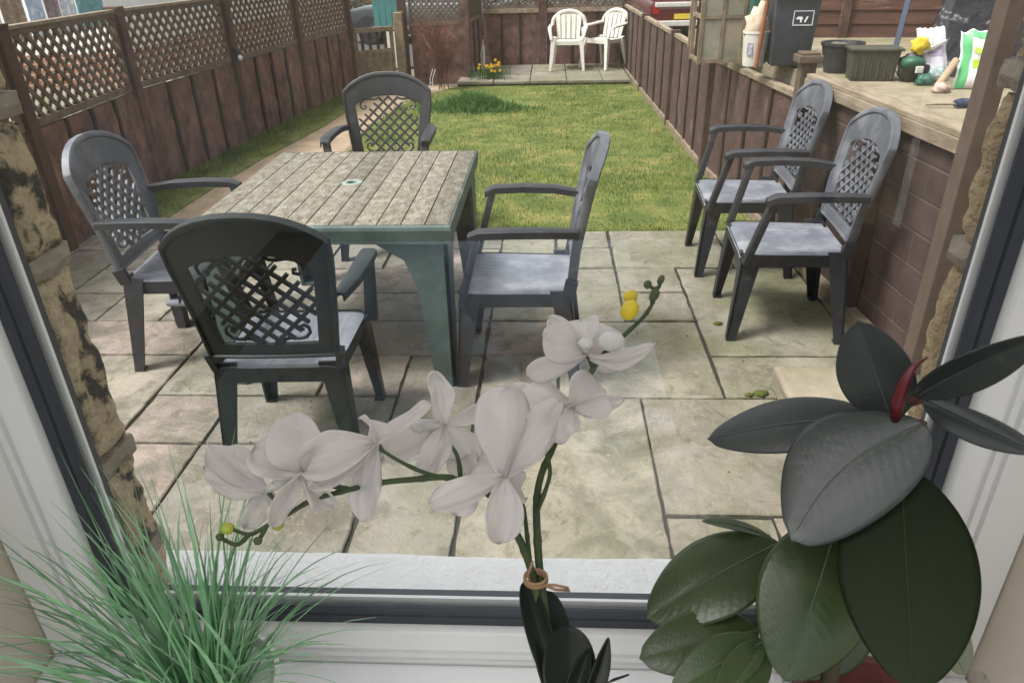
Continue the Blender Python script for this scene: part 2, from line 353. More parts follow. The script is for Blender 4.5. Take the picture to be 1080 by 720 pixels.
for k, r in enumerate(rects): slab(b, *r, -.03, 0, seed=k)
o = b.build('patio', M['slab'], smooth=30, kind='structure')
b = MB(); b.b2(-3.75, 1.77, .70, 4.61, -.30, -.012); b.build('patio_bed', M['joint'], kind='structure')

# lawn, path, verge
def sheet(name, poly, z, m, kind='structure', th=.02):
    b = MB(); b.prism(poly, z-th, z); return b.build(name, m, kind=kind)
def fx_right(y):        # right boundary x at y
    P = [(0, 1.78), (2.7, 1.565), (4.4, 1.425), (6.1, 1.27), (7.85, 1.23), (11.3, 1.13), (13, 1.10)]
    for (y0, x0), (y1, x1) in zip(P, P[1:]):
        if y <= y1: return x0+(x1-x0)*(y-y0)/(y1-y0)
    return P[-1][1]
LP = [(-3.05, 2.8), (-3.12, 4.3), (-3.20, 5.72), (-3.03, 7.27), (-2.87, 8.81), (-2.66, 10.3)]
def fx_left(y):
    for (x0, y0), (x1, y1) in zip(LP, LP[1:]):
        if y <= y1: return x0+(x1-x0)*(y-y0)/(y1-y0)
    return LP[-1][0]
sheet('lawn', [(-1.85, 4.61), (fx_right(4.6), 4.61), (fx_right(7), 7), (fx_right(10.45), 10.45), (-1.3, 10.46), (-1.75, 9.6), (-1.95, 8), (-1.88, 6.2)], -.005, M['turf'])
sheet('dirt_path', [(-2.78, 4.61), (-1.852, 4.61), (-1.882, 6.2), (-1.952, 8), (-1.752, 9.6), (-1.302, 10.46), (-1.5, 10.6), (-2.6, 10.6), (-2.4, 9.4), (-2.45, 8.1), (-2.66, 6.6), (-2.74, 5.6)], -.012, M['dirt'])
sheet('grass_verge', [(fx_left(4.61), 4.61), (-2.782, 4.61), (-2.742, 5.6), (-2.662, 6.6), (-2.452, 8.1), (-2.402, 9.4), (-2.602, 10.6), (-2.68, 10.6)]+[(x, y) for x, y in reversed(LP[2:])], -.006, M['turf'])
def inpoly(x, y, P):
    c = False; j = len(P)-1
    for i in range(len(P)):
        if (P[i][1] > y) != (P[j][1] > y) and x < (P[j][0]-P[i][0])*(y-P[i][1])/(P[j][1]-P[i][1])+P[i][0]: c = not c
        j = i
    return c
def blades(name, m, count, sampler, hmin, hmax, w, seed, label=None, lean=.5):
    rs = random.Random(seed); V = []; Fc = []; A = []
    for _ in range(count):
        x, y, z, hs_ = sampler(rs); h = rs.uniform(hmin, hmax)*hs_; a = rs.uniform(0, 6.283); l = rs.uniform(0, lean)*h; c, s_ = math.cos(a), math.sin(a)
        d = rs.uniform(0, 6.283); ox, oy = math.cos(d)*l, math.sin(d)*l; k = len(V); ww = w*rs.uniform(.6, 1.3)
        V += [(x-c*ww, y-s_*ww, z), (x+c*ww, y+s_*ww, z), (x+ox*.4+c*ww*.7, y+oy*.4+s_*ww*.7, z+h*.6), (x+ox*.4-c*ww*.7, y+oy*.4-s_*ww*.7, z+h*.6), (x+ox, y+oy, z+h*.95)]
        Fc += [(k, k+1, k+2, k+3), (k+3, k+2, k+4)]; A += [rs.random()]*2
    b = MB(); b.v = V; b.f = Fc; b.m = [0]*len(Fc); b.a = A
    return b.build(name, m, kind='stuff', label=label, cat='grass')
LAWN = [(-1.9, 4.57), (1.42, 4.57), (1.24, 7), (1.12, 10.45), (-1.3, 10.46), (-1.8, 9.6), (-1.98, 8), (-1.92, 6.2)]
def s_lawn(rs):
    while True:
        y = 4.585+5.86*rs.random()**1.3; x = rs.uniform(-2, 1.42)
        n1 = noise.noise(Vector((x*1.3, y*1.3, 0)))+.6*noise.noise(Vector((x*5, y*4, 3)))
        if x < fx_right(y)-.02 and inpoly(x, y, LAWN) and rs.random() < .75+n1*.6: return x, y, -.006, 1+.5*n1
blades('lawn_grass', M['blade'], 42000, s_lawn, .012, .034, .0022, 1, 'short patchy mown grass of the lawn')
def s_verge(rs):
    y = 4.61+5.9*rs.random()**1.2; x = fx_left(y)+.03+abs(rs.gauss(0, .17)); return x, y, -.01, 1.3-min(1, (x-fx_left(y))*1.6)
blades('verge_grass', M['blade'], 7000, s_verge, .02, .07, .003, 2, 'rough grass along the foot of the left fence')
def s_clump(rs):
    a = rs.gauss(0, .30); c = rs.gauss(0, .12); return -.9+a, 8.85+c-.1*a, -.01, max(.2, 1.1-abs(a)*1.2-abs(c)*2)
blades('bulb_foliage', M['blade2'], 3600, s_clump, .10, .27, .007, 3, 'dark green clump of bulb leaves at the far end of the lawn', .9)

# raised far paving
b = MB(); b.b2(-1.27, 1.08, 10.47, 12.0, -.28, .035); b.build('raised_paving_bed', M['joint'], kind='structure')
b = MB(); k = 0
for (x0, x1) in ((-1.28, -.78), (-.78, -.27), (-.27, .23), (.23, .72), (.72, 1.09)):
    for (y0, y1) in ((10.45, 11.05), (11.05, 11.6), (11.6, 12.05)):
        k += 1; slab(b, x0, x1, y0, y1, .02, .055, .008, 200+k)
b.build('raised_paving', M['slab'], smooth=30, kind='structure')

# neighbour's raised terrace
DZ = .965
sheet('terrace', [(fx_right(0)+.16, 0), (9, 0), (9, 7.3), (fx_right(7.3)+.05, 7.3), (fx_right(4.4)+.1, 4.4)], DZ, mat('terrace_paving', (.30, .255, .175), (.20, .165, .11), 9, .9, .8, 60, c3=(.17, .165, .085), s3=3.0, t3=(.48, .66), detail=12), th=1.0)

# ------------------------------------------------------------------ room the picture is taken from
RX0, RX1, RY0, RZ1 = -1.7, 2.3, -3.2, 2.45
OX0, OX1, OZ0, OZ1 = -.44, .33, 1.05, 2.02       # glass opening
b = MB(); b.b2(RX0-.1, RX1+.1, RY0-.1, .25, .02, .12); b.build('floor', M['floorw'], kind='structure')
b = MB()      # ceiling, with an unseen opening added to brighten the room
b.b2(RX0-.1, RX1+.1, RY0-.1, -2.6, RZ1, RZ1+.12); b.b2(RX0-.1, RX1+.1, -.05, .25, RZ1, RZ1+.12); b.b2(RX0-.1, -1.3, -2.6, -.05, RZ1, RZ1+.12); b.b2(1.9, RX1+.1, -2.6, -.05, RZ1, RZ1+.12)
b.build('ceiling', M['room'], kind='structure')
b = MB(); b.b2(RX0-.1, RX0, RY0, .25, .12, RZ1); b.build('wall_left', M['room'], kind='structure')
b = MB(); b.b2(RX1, RX1+.1, RY0, .25, .12, RZ1); b.build('wall_right', M['room'], kind='structure')
b = MB(); b.b2(RX0, RX1, RY0-.1, RY0, 2.25, RZ1); b.b2(RX0, RX0+.2, RY0-.1, RY0, .12, 2.25); b.b2(RX1-.2, RX1, RY0-.1, RY0, .12, 2.25)  # middle left open, out of view, to let sky light in
b.build('wall_back', M['room'], kind='structure')
VX0, VX1 = OX0-.088, OX1+.088                     # plaster reveal faces
b = MB()
b.b2(RX0-.1, VX0, .25, .555, .0, RZ1); b.b2(VX1, RX1+.1, .25, .555, .0, RZ1); b.b2(VX0, VX1, .25, .555, 0, .965); b.b2(VX0, VX1, .25, .555, OZ1+.088, RZ1)
b.build('wall_window', M['plaster'], kind='structure')

# window
win = thing('window', 'white plastic framed window with dark rubber gasket that the picture looks out through', 'window', ((OX0+OX1)/2, .53, 1.0))
wc = Vector(((OX0+OX1)/2, .53, 1.0))
def frame_ring(prof, m, name, smooth=None):
    b = MB(); n = len(prof); vs = []
    for (sx, sz) in ((-1, -1), (1, -1), (1, 1), (-1, 1)):
        for o_, y in prof:
            x = (OX0-o_) if sx < 0 else (OX1+o_); z = (OZ0-o_) if sz < 0 else (OZ1+o_)
            vs.append(Vector((x, y, z))-wc)
    fs = [(c*n+i, c*n+(i+1) % n, ((c+1) % 4)*n+(i+1) % n, ((c+1) % 4)*n+i) for c in range(4) for i in range(n)]
    b.add(vs, fs); return b.build(name, m, win, smooth=smooth)
frame_ring([(.0205, .552), (.0205, .527), (.0215, .519), (.024, .515), (.034, .511), (.037, .508), (.038, .5105), (.040, .5105), (.041, .506), (.0455, .505), (.0465, .508), (.0485, .508), (.0495, .503),
            (.086, .502), (.087, .504), (.087, .552)], M['white_up'], 'frame', smooth=40)
frame_ring([(.0, .5305), (.003, .528), (.009, .528), (.010, .530), (.0115, .527), (.020, .526), (.020, .5335), (0, .5335)], M['gasket'], 'gasket')
frame_ring([(-.0015, .5415), (.0195, .5415), (.0195, .545), (-.0015, .545)], M['white_up'], 'outer_bead')
frame_ring([(.0015, .5455), (.0200, .5455), (.0200, .5560), (.0015, .5560)], M['gasket'], 'sealant')
b = MB(); b.b2(OX0-.004, OX1+.004, .534, .538, OZ0-.004, OZ1+.004); b.v = [tuple(Vector(v)-wc) for v in b.v]; b.build('pane', M['glass'], win)
def rough_box(b, x0, x1, y0, y1, z0, z1, amp=.006, n=10, seed=0, rnd=.008, mi=0):
    bm = bmesh.new(); bmesh.ops.create_cube(bm, size=1)
    for v in bm.verts: v.co = Vector(((x0+x1)/2+v.co.x*(x1-x0), (y0+y1)/2+v.co.y*(y1-y0), (z0+z1)/2+v.co.z*(z1-z0)))
    bmesh.ops.subdivide_edges(bm, edges=bm.edges[:], cuts=n, use_grid_fill=True)
    bm.normal_update()
    for v in bm.verts:
        q = v.co
        dx = min(q.x-x0, x1-q.x); dy = min(q.y-y0, y1-q.y); dz = min(q.z-z0, z1-q.z)
        k = sorted((dx, dy, dz)); e = max(0, 1-k[1]/rnd) if rnd else 0
        o_ = Vector(((x0+x1)/2, (y0+y1)/2, (z0+z1)/2))-q
        s = Vector((seed*1.7, seed*.3, 0))
        v.co = q + o_.normalized()*e*rnd*.6 + v.normal*(noise.noise(q*30+s)*amp + noise.noise(q*90+s)*amp*.45)
    bm.verts.index_update(); b.add([v.co for v in bm.verts], [[v.index for v in f.verts] for f in bm.faces], mi); bm.free()
b = MB(); rough_box(b, OX0-.05, OX1+.05, .556, .652, .93, 1.005, .0015, 26, 3, .006); b.v = [tuple(Vector(v)-wc) for v in b.v]; b.build('outer_sill', M['sill'], win, smooth=50)
b = MB(); b.b2(VX0+.001, VX1-.001, .20, .5015, .972, 1.0, bev=.004); b.v = [tuple(Vector(v)-wc) for v in b.v]; b.build('window_board', mat('white_board', (.80, .80, .80), (.77, .77, .77), 3, .3, spec=.5), win)

# stone house walls
def stone_wall(side, m, label, seed):
    t = thing('stone_wall', label, 'wall', (0, 0, 0))
    rs = random.Random(seed); b = MB(); p = MB(); z = 0.0
    cuts = [1.06, 1.19, 1.41, 1.545, 1.70, 1.83, 2.0, 2.2, 2.45] if side < 0 else [1.02, 1.15, 1.285, 1.42, 1.56, 1.71, 1.85, 2.0, 2.2, 2.45]
    zs = [0, .18, .36, .52, .70, .86]+cuts
    for i in range(len(zs)-1):
        z0, z1 = zs[i], zs[i+1]; xe = OX0-.006 if side < 0 else OX1+.006; x = xe; k = 0
        while abs(x) < 2.3:
            w = rs.uniform(.22, .5); d = (.622 if side < 0 else .596)+rs.uniform(-.007, .007)
            g = .009
            xa, xb = (x-w+g, x) if side < 0 else (x, x+w-g)
            rough_box(b, xa, xb, .5565, d, z0+g, z1-g, .009, 16 if k == 0 else 5, seed+i*7+k, .014)
            x = xb-w if side < 0 else xa+w; x = (xe-(abs(x-xe))) if side < 0 else x; k += 1
        if i:
            rough_box(p, *( (-2.3, xe+.002) if side < 0 else (xe-.002, 2.3)), .5565, .624 if side < 0 else .598, z0-.010, z0+.010, .003, 30, seed+50+i, .01)
    c = MB(); c.b2(*((-2.35, OX0-.03) if side < 0 else (OX1+.03, 2.35)), .556, .60 if side < 0 else .575, 0, 2.5)
    b.build('stone', m, t, smooth=60); p.build('pointing', M['pointing'], t, smooth=60); c.build('core', M['pointing'], t)
stone_wall(-1, M['stone_l'], 'blackened tan stone wall with raised grey pointing at the left edge of the window', 11)
stone_wall(1, M['stone_r'], 'clean golden tan stone wall with grey pointing at the right edge of the window', 23)
b = MB(); b.b2(-2.3, 2.3, .556, .60, -.3, .92); b.build('wall_under_window', M['pointing'], kind='structure')
b = MB(); b.b2(OX0-.02, OX1+.02, .556, .66, OZ1+.03, 2.5); b.build('lintel', M['pointing'], kind='structure')

# ================================================================== FENCES
def vstrip_panel(p0, p1, z0, z1, nstrip, parent, m, name='panel', wob=.006, seed=0, batt=True):
    # vertical rough boards with dark battens; built in coordinates of the parent (parent sits at the origin)
    p0 = Vector((*p0, 0)); p1 = Vector((*p1, 0)); d = p1-p0; L = d.length; u = d/L; n = Vector((-u.y, u.x, 0)); b = MB(); k = MB()
    rs = random.Random(seed)
    for i in range(nstrip):
        a0, a1 = L*i/nstrip, L*(i+1)/nstrip
        t = rs.uniform(-.004, .004)
        for sgn in (1, -1):
            def fn(s, q, a0=a0, a1=a1, t=t, sgn=sgn):
                w = a0+.004+(a1-a0-.008)*(s if sgn > 0 else 1-s); z = z0+(z1-z0)*q
                o_ = noise.noise(Vector((w*3+seed, z*9, seed*.37+i)))*wob + .006*math.sin(math.pi*s)
                return p0+u*w+n*sgn*(.012+o_+t)+Vector((0, 0, z))
            b.grid(fn, 4, 16, a=rs.random()*.98+.01) if sgn > 0 else b.grid(fn, 4, 16, a=.5)
        q0, q1 = p0+u*(a0+.004), p0+u*(a1-.004)
        b.add([q0+n*.012+Vector((0, 0, z1)), q0-n*.012+Vector((0, 0, z1)), q1-n*.012+Vector((0, 0, z1)), q1+n*.012+Vector((0, 0, z1))], [(0, 1, 2, 3)])
        if i and batt:
            c = p0+u*a0; k = MB()
            k.bar(c+Vector((0, 0, z0)), c+Vector((0, 0, z1)), .034, .056, up=n); k.build('batten', M['darkgap'], parent)
    b.build(name, m, parent, smooth=50)
def trellis(p0, p1, z0, z1, parent, m, sp=.075, w=.02, frame=.035, fm=None, base0=0, base1=0):
    p0 = Vector((*p0, 0)); p1 = Vector((*p1, 0)); d = p1-p0; L = d.length; u = d/L; n = Vector((-u.y, u.x, 0)); b = MB(); H = z1-z0
    def P(a, z, o_): return p0+u*a+Vector((0, 0, z0+z))+n*o_
    for sgn, off in ((1, .006), (-1, -.006)):
        c = -H if sgn > 0 else 0
        end = L if sgn > 0 else L+H
        c += sp*.5
        while c < end:
            # line a = c + z (sgn>0) or a = c - z
            if sgn > 0: zz0, zz1 = max(0, -c), min(H, L-c)
            else: zz0, zz1 = max(0, c-L), min(H, c)
            if zz1-zz0 > .01:
                b.bar(P(c+sgn*zz0, zz0, off), P(c+sgn*zz1, zz1, off), .009, w, up=u if False else (0, 0, 1)) if False else None
                A = P(c+sgn*zz0, zz0, off); B_ = P(c+sgn*zz1, zz1, off); dirv = (B_-A).normalized(); sd_ = n.cross(dirv)
                b.box((A+B_)/2, (w, .010, (B_-A).length), Matrix((sd_, n, dirv)).transposed())
            c += sp
    b.build('trellis', m, parent)
    f = MB()
    f.bar(P(0, H, 0), P(L, H, 0), .04, frame, up=(0, 0, 1)); f.bar(P(0, 0, 0), P(L, 0, 0), .04, frame+.01, up=(0, 0, 1))
    f.bar(P(.012, frame*.5, 0), P(.012, H-frame*.5, 0), .024, .034, up=n); f.bar(P(L-.012, frame*.5, 0), P(L-.012, H-frame*.5, 0), .024, .034, up=n)
    f.build('trellis_frame', fm or M['trellis'], parent)

tl = thing('garden_fence', 'long brown boarded fence topped with diamond trellis down the left side of the garden', 'fence')
for i, (x, y) in enumerate(LP):
    b = MB(); b.b2(-.05, .05, -.045, .045, 0, 1.43); b.v = [(v[0]+x, v[1]+y, v[2]-.1) for v in b.v]; b.box((x, y, 1.335), (.11, .1, .02), bev=.004, mi=0)
    b.build('post', M['post' if i != 2 else 'fence'], tl)
for i, (a, c) in enumerate(zip(LP, LP[1:])):
    d = (Vector(c)-Vector(a)).normalized()*.055; a2 = Vector(a)+d; c2 = Vector(c)-d
    vstrip_panel(a2, c2, -.05, .75, 4, tl, M['fence'], seed=i+1, wob=.012)
    trellis(a2, c2, .785, 1.29, tl, M['trellis'], sp=.105, w=.031)
    r = MB(); aa = Vector((*a2, 1.318)); cc = Vector((*c2, 1.318)); r.bar(aa, cc, .06, .02); r.build('capping', M['rail'], tl)
lamp = thing('fence_lamp', 'small silver and black lamp fixed on the third post of the left fence', 'lamp', (LP[3][0]+.06, LP[3][1]-.02, .80))
b = MB(); b.box((0, 0, .04), (.03, .06, .09), bev=.006); b.build('housing', M['black'], lamp)
b = MB(); b.ball((.025, 0, -.005), (.028, .028, .03)); b.build('lens', mat('silver_lens', (.6, .62, .65), None, 20, .25, metallic=.6), lamp, smooth=180)

# gate and far left
g = thing('garden_gate', 'half height weathered wooden gate with open slats in the far left corner', 'gate')
gx0, gx1, gy0, gy1 = -2.60, -2.14, 10.32, 10.62
def gp(t, z): return Vector((gx0+(gx1-gx0)*t, gy0+(gy1-gy0)*t, z))
b = MB()
b.bar(gp(0, .74), gp(1, .74), .05, .055); b.bar(gp(0, .47), gp(1, .47), .04, .05); b.bar(gp(.03, .0), gp(.03, .72), .05, .03); b.bar(gp(.97, 0), gp(.97, .72), .05, .03)
b.build('gate_frame', M['stonewood'], g)
b = MB()
for k in range(4): b.bar(gp(.2+.2*k, .49), gp(.2+.2*k, .72), .04, .018)
b.build('slat', M['post'], g)
b = MB()
for k in range(5): b.bar(gp(.07+(k+.5)*.86/5, .0), gp(.07+(k+.5)*.86/5, .45), .098, .018)
b.build('board', M['stonewood'], g)
gpst = thing('gate_post', 'thick weathered grey brown gate post with a taller dark post behind it', 'post', (-2.06, 10.72, 0))
b = MB(); b.b2(-.06, .06, -.06, .06, -.05, .93, bev=.006); b.build('post', M['stonewood'], gpst)
b = MB(); b.b2(-.02, .09, .065, .16, -.05, 1.5); b.build('tall_post', M['post'], gpst)
# trellis panel right of gate, side panel, back fence
t2 = thing('trellis_fence', 'short brown fence with pale trellis top between the gate post and the corner post', 'fence')
vstrip_panel((-1.93, 10.86), (-1.22, 10.92), -.05, .74, 2, t2, M['fence'], seed=31, wob=.016)
trellis((-1.93, 10.86), (-1.22, 10.92), .77, 1.25, t2, M['trellis'])
b = MB(); b.b2(-1.22, -1.12, 10.86, 10.96, -.05, 1.55); b.build('post', M['fence'], t2)
t3 = thing('trellis_fence', 'brown trellis topped fence running back from the corner post beside the daffodils', 'fence')
vstrip_panel((-1.15, 10.98), (-1.05, 12.1), -.05, .74, 3, t3, M['fence'], seed=32, wob=.01)
trellis((-1.15, 10.98), (-1.05, 12.1), .77, 1.25, t3, M['trellis'])
t4 = thing('back_fence', 'brown fence with trellis top behind the white chairs at the far end', 'fence')
for k, (x0, x1) in enumerate(((-1.02, -.17), (-.05, 1.12))):
    vstrip_panel((x0, 12.15), (x1, 12.15), -.05, .80, 3, t4, M['fence'], seed=40+k, wob=.01)
    trellis((x0, 12.15), (x1, 12.15), .86, 1.35, t4, M['trellis'])
    b = MB(); b.b2(x0, x1, 12.10, 12.14, .79, .85); b.build('rail', M['rail'], t4)
for x in (-.11, 1.16): b = MB(); b.b2(x-.06, x+.06, 12.09, 12.2, -.05, 1.5); b.build('post', M['fence'], t4)

# right fence
tr = thing('low_fence', 'low brown boarded fence with pale capping rails down the right side of the lawn', 'fence')
ry = [12.05, 9.9, 7.85, 6.1, 4.36]
for i, (ya, yb) in enumerate(zip(ry, ry[1:])):
    A = Vector((fx_right(ya)+.02, ya)); B_ = Vector((fx_right(yb)+.02, yb)); d = (B_-A).normalized()*.045
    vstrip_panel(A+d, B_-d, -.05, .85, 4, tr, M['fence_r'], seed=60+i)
    b = MB(); a3, b3 = A+d, B_-d; b.bar((a3.x, a3.y, .868), (b3.x, b3.y, .868), .055, .035, bev=.004); b.build('capping', M['cap'], tr)
    gb = MB(); gb.bar((A.x-.03, A.y-.05, .0), (B_.x-.03, B_.y+.05, .0), .03, .10); gb.build('gravel_board', M['stonewood'], tr)
for y in ry: b = MB(); b.b2(fx_right(y)-.03, fx_right(y)+.06, y-.042, y+.042, -.05, .91); b.build('post', M['post'], tr)
# brick retaining wall with timber coping
bw = thing('brick_wall', 'brown painted block wall with a timber coping behind the two right hand chairs', 'wall', (0, 0, 0))
wx = lambda y: fx_right(y)+.0
b = MB()
for (ya, yb) in ((1.0, 2.7), (2.7, 4.31)):
    xa, xb = wx(ya), wx(yb); b.prism([(xa, ya), (xa+.12, ya), (xb+.12, yb), (xb, yb)], -.05, .985)
b.build('masonry', M['brownbrick'], bw)
b = MB(); b.bar((wx(2.4)+.030, 2.4, .998), (wx(4.3)+.030, 4.3, .998), .10, .024, bev=.003); b.bar((wx(2.4)-.014, 2.4, .958), (wx(4.3)-.014, 4.3, .958), .024, .055, bev=.003); b.build('coping', M['cap'], bw)
b = MB(); b.b2(wx(3.35)-.07, wx(3.35)-.002, 3.31, 3.40, -.02, .925); b.b2(wx(3.35)-.03, wx(3.35)-.002, 3.40, 3.44, 0, .885); b.build('upright', M['post'], bw)
b = MB(); b.bar((wx(1.2)-.03, 1.2, .03), (wx(4.2)-.03, 4.2, .03), .05, .06, bev=.006); b.build('skirting', M['stonewood'], bw)
ps = thing('capped_post', 'stout post with flat cap where the low fence meets the brown block wall', 'post', (wx(4.35)+.0, 4.36, 0))
b = MB(); b.b2(-.04, .04, -.04, .04, -.05, 1.06); b.build('shaft', M['postmid'], ps)
b = MB(); b.b2(-.065, .065, -.065, .065, 1.06, 1.10, bev=.006); b.b2(-.05, .05, -.05, .05, 1.10, 1.115, bev=.005); b.build('cap', M['postmid'], ps)
hp = thing('tall_post', 'tall plain brown post standing beside the golden stone wall at the right', 'post', (1.455, 2.60, 0))
b = MB(); b.b2(-.030, .030, -.04, .04, -.05, 2.3, bev=.004); b.build('shaft', mat('brown_gloss_post', (.10, .068, .05), (.07, .048, .035), 12, .7, .2), hp)

# step block
st = MB(); rough_box(st, .93, 1.38, 2.30, 2.665, 0.001, .10, .004, 16, 9, .012); st.build('stone_step', M['step'], smooth=60, label='low square sandstone block on the patio behind the rubber plant', cat='step')

# ================================================================== CHAIRS
def make_chair(label, mm, ms, mb, group='grey resin armchairs on the patio', width=1.0, name='resin_armchair'):
    t = thing(name, label, 'chair', group=group)
    LZ = .42
    def S(u, v, w):      # back surface
        y = -.205-.17*v-.06*v*v+.35*u*u*min(1, v*4+.2)-.02
        return Vector((u*width, y-w*.95, LZ+v*.98-w*.2))
    def half(v):
        return .222+.05*min(1, max(0, v)/.42) if v < .42 else .272
    n = 16; outer = []; inner = []
    def lerp(a, b_, t_): return a+(b_-a)*t_
    v0, vs_, vt = .055, .49, .60
    iv0, ivs = .108, .405
    for i in range(n): u = -1+2*i/n; outer.append((u*half(v0), v0)); inner.append((u*.168, iv0))
    for i in range(n): t_ = i/n; v = lerp(v0, vs_, t_); outer.append((half(v), v)); inner.append((lerp(.168, .205, t_), lerp(iv0, ivs, t_)))
    for i in range(n):
        a = math.pi*i/n; ca, sa = math.cos(a), math.sin(a)
        sg = 1 if ca >= 0 else -1
        u = abs(ca)**.85*sg; outer.append((.272*u, vs_+(vt-vs_)*(1-abs(u)**2.3)**.85)); inner.append((.205*u, ivs+.055*(1-abs(u)**2.3)**.85))
    for i in range(n): t_ = 1-i/n; v = lerp(v0, vs_, t_); outer.append((-half(v), v)); inner.append((-lerp(.168, .205, t_), lerp(iv0, ivs, t_)))
    K = len(outer); b = MB()
    def ringpts(f, w): return [S(lerp(o_[0], i_[0], f), lerp(o_[1], i_[1], f), w) for o_, i_ in zip(outer, inner)]
    rings = [ringpts(0, -.016), ringpts(.05, -.020), ringpts(.16, -.018), ringpts(.2, -.010), ringpts(.9, -.010), ringpts(1, -.007),
             ringpts(1, .007), ringpts(.9, .010), ringpts(.2, .010), ringpts(.16, .018), ringpts(.05, .020), ringpts(0, .016)]
    vsx = [p for r_ in rings for p in r_]; nr = len(rings)
    b.add(vsx, [(r_*K+i, r_*K+(i+1) % K, ((r_+1) % nr)*K+(i+1) % K, ((r_+1) % nr)*K+i) for r_ in range(nr) for i in range(K)])
    b.build('backrest', mb, t, smooth=45)
    # lattice
    b = MB(); vc = (iv0+ivs+.03)/2; sp = .0605
    def inside(u, v):
        hw = lerp(.168, .205, (v-iv0)/(ivs-iv0)); top = ivs+.055*max(0, 1-(abs(u)/.205)**2.3)**.85
        return abs(u) < hw+.004 and iv0-.004 < v < top+.004 and abs(u)/.212+abs(v-vc)/.205 < 1.16
    for sg in (1, -1):
        for k in range(-5, 6):
            c = k*sp; seg = []
            for q in range(-60, 61):
                s = q*.006; u = s; v = vc+sg*(s*.95)+c*1.0
                if inside(u, v): seg.append((u, v))
            if len(seg) > 3:
                idx = [0, len(seg)//3, 2*len(seg)//3, len(seg)-1]; pts = [S(*seg[i_], .0015*sg) for i_ in idx]
                for p_, q_ in zip(pts, pts[1:]): b.bar(p_, q_, .0125, .011, up=(0, 1, .3))
    for su in (1, -1):
        for sv in (1, -1):
            base = [(.045, .148), (.04, .160), (.052, .168), (.066, .160), (.085, .158), (.110, .162), (.135, .155), (.152, .135), (.150, .112), (.136, .100), (.122, .106), (.124, .120), (.133, .120)]
            kk = .92 if sv < 0 else 1.0; kw = .96 if sv < 0 else 1.14
            pts = [S(su*x*kw, vc+sv*y*kk*.98+(0.012 if sv > 0 else 0), 0) for x, y in base]
            b.tube(pts, .0065, 6)
    b.build('lattice', mb, t, smooth=40)
    # seat
    b = MB(); sw = .235*width
    def fn(i, j):
        u = -1+2*i; y = -.235+.47*j; hw = sw*(.93+.07*j); x = u*hw
        if j > .85: x *= 1-.10*((j-.85)/.15)**2
        z = LZ+.012-.022*(1-u*u)*(1-(2*j-.9)**2*.8) - .02*max(0, (j-.9)/.1)**2 - .012*abs(u)**8
        z += .0018*math.sin(i*math.pi*26) if .1 < i < .9 and .12 < j < .85 else 0
        return Vector((x, y, z))
    b.grid(fn, 78, 14)
    b.build('seat', ms, t, smooth=60)
    b = MB(); rim = []
    for i in range(8): rim.append((-1+2*i/8, 1))
    E_ = [(-sw*.93, -.235), (sw*.93, -.235), (sw, .165), (sw*.90, .232), (-sw*.90, .232), (-sw, .165)]
    kE = len(E_); vsx = [Vector((x, y, LZ+.004)) for x, y in E_]+[Vector((x*.985, y*.985, LZ-.055)) for x, y in E_]+[Vector((x*.95, y*.95, LZ-.055)) for x, y in E_]+[Vector((x*.95, y*.95, LZ-.012)) for x, y in E_]
    b.add(vsx, [(r_*kE+i, r_*kE+(i+1) % kE, (r_+1)*kE+(i+1) % kE, (r_+1)*kE+i) for r_ in range(3) for i in range(kE)]); b.build('apron', mm, t)
    def Lleg(b, foot, top, s0, s1, sx, sy):
        f = Vector(foot); q = Vector(top)      # two flanges of an angle section
        th = .010
        for (ax, ay) in ((1, 0), (0, 1)):
            vs = []
            for P_, s in ((f, s0), (q, s1)):
                if ax: pts = [(0, 0), (-sx*s, 0), (-sx*s, -sy*th), (0, -sy*th)]
                else: pts = [(0, 0), (0, -sy*s), (-sx*th, -sy*s), (-sx*th, 0)]
                vs += [P_+Vector((x, y, 0)) for x, y in pts]
            b.add(vs, [(0, 1, 2, 3), (4, 7, 6, 5), (0, 4, 5, 1), (1, 5, 6, 2), (2, 6, 7, 3), (3, 7, 4, 0)])
        b.box(f+Vector((-sx*s0*.5, -sy*s0*.5, .006)), (s0, s0, .012))
    for sx in (1, -1):
        b = MB(); Lleg(b, (sx*.262*width, .255, 0), (sx*.243*width, .225, LZ), .042, .085, sx, 1); b.build('leg', mm, t)
        b = MB(); Lleg(b, (sx*.262*width, -.275, 0), (sx*.232*width, -.225, LZ+.02), .042, .085, sx, -1)
        b.bar((sx*.222*width, -.215, LZ), S(sx*.235, .07, 0), .022, .05, up=(0, 1, 0)); b.build('leg', mm, t)
        # arm: support + rest
        b = MB()
        b.bar((sx*.252*width, .215, LZ-.03), (sx*.290*width, .135, .70), .030, .055, up=(1, 0, 0), bev=.006, top=(1, .75))
        pts = [(sx*.292*width, .170, .690), (sx*.294*width, .13, .708), (sx*.295*width, .0, .714), (sx*.288*width, -.14, .712), (sx*.262*width, -.25, .700)]
        pv = [Vector(p) for p in pts]; hw = [.024, .030, .031, .027, .02]; vs = []
        for p_, h in zip(pv, hw):
            for (dx, dz) in ((-h, -.020), (-h, .006), (-h*.6, .012), (h*.6, .012), (h, .006), (h, -.020), (h*.75, -.020), (h*.7, 0), (-h*.7, 0), (-h*.75, -.020)): vs.append(p_+Vector((dx, 0, dz)))
        nn = 10; b.add(vs, [(i*nn+j, i*nn+(j+1) % nn, (i+1)*nn+(j+1) % nn, (i+1)*nn+j) for i in range(4) for j in range(nn)]+[tuple(range(nn)), tuple(range(5*nn-1, 4*nn-1, -1))])
        b.build('arm', mm, t, smooth=40)
    return t
def place(o, x, y, deg, label=None):
    o.location = (x, y, 0); o.rotation_euler = (0, 0, R(deg))
    if label: o['label'] = label
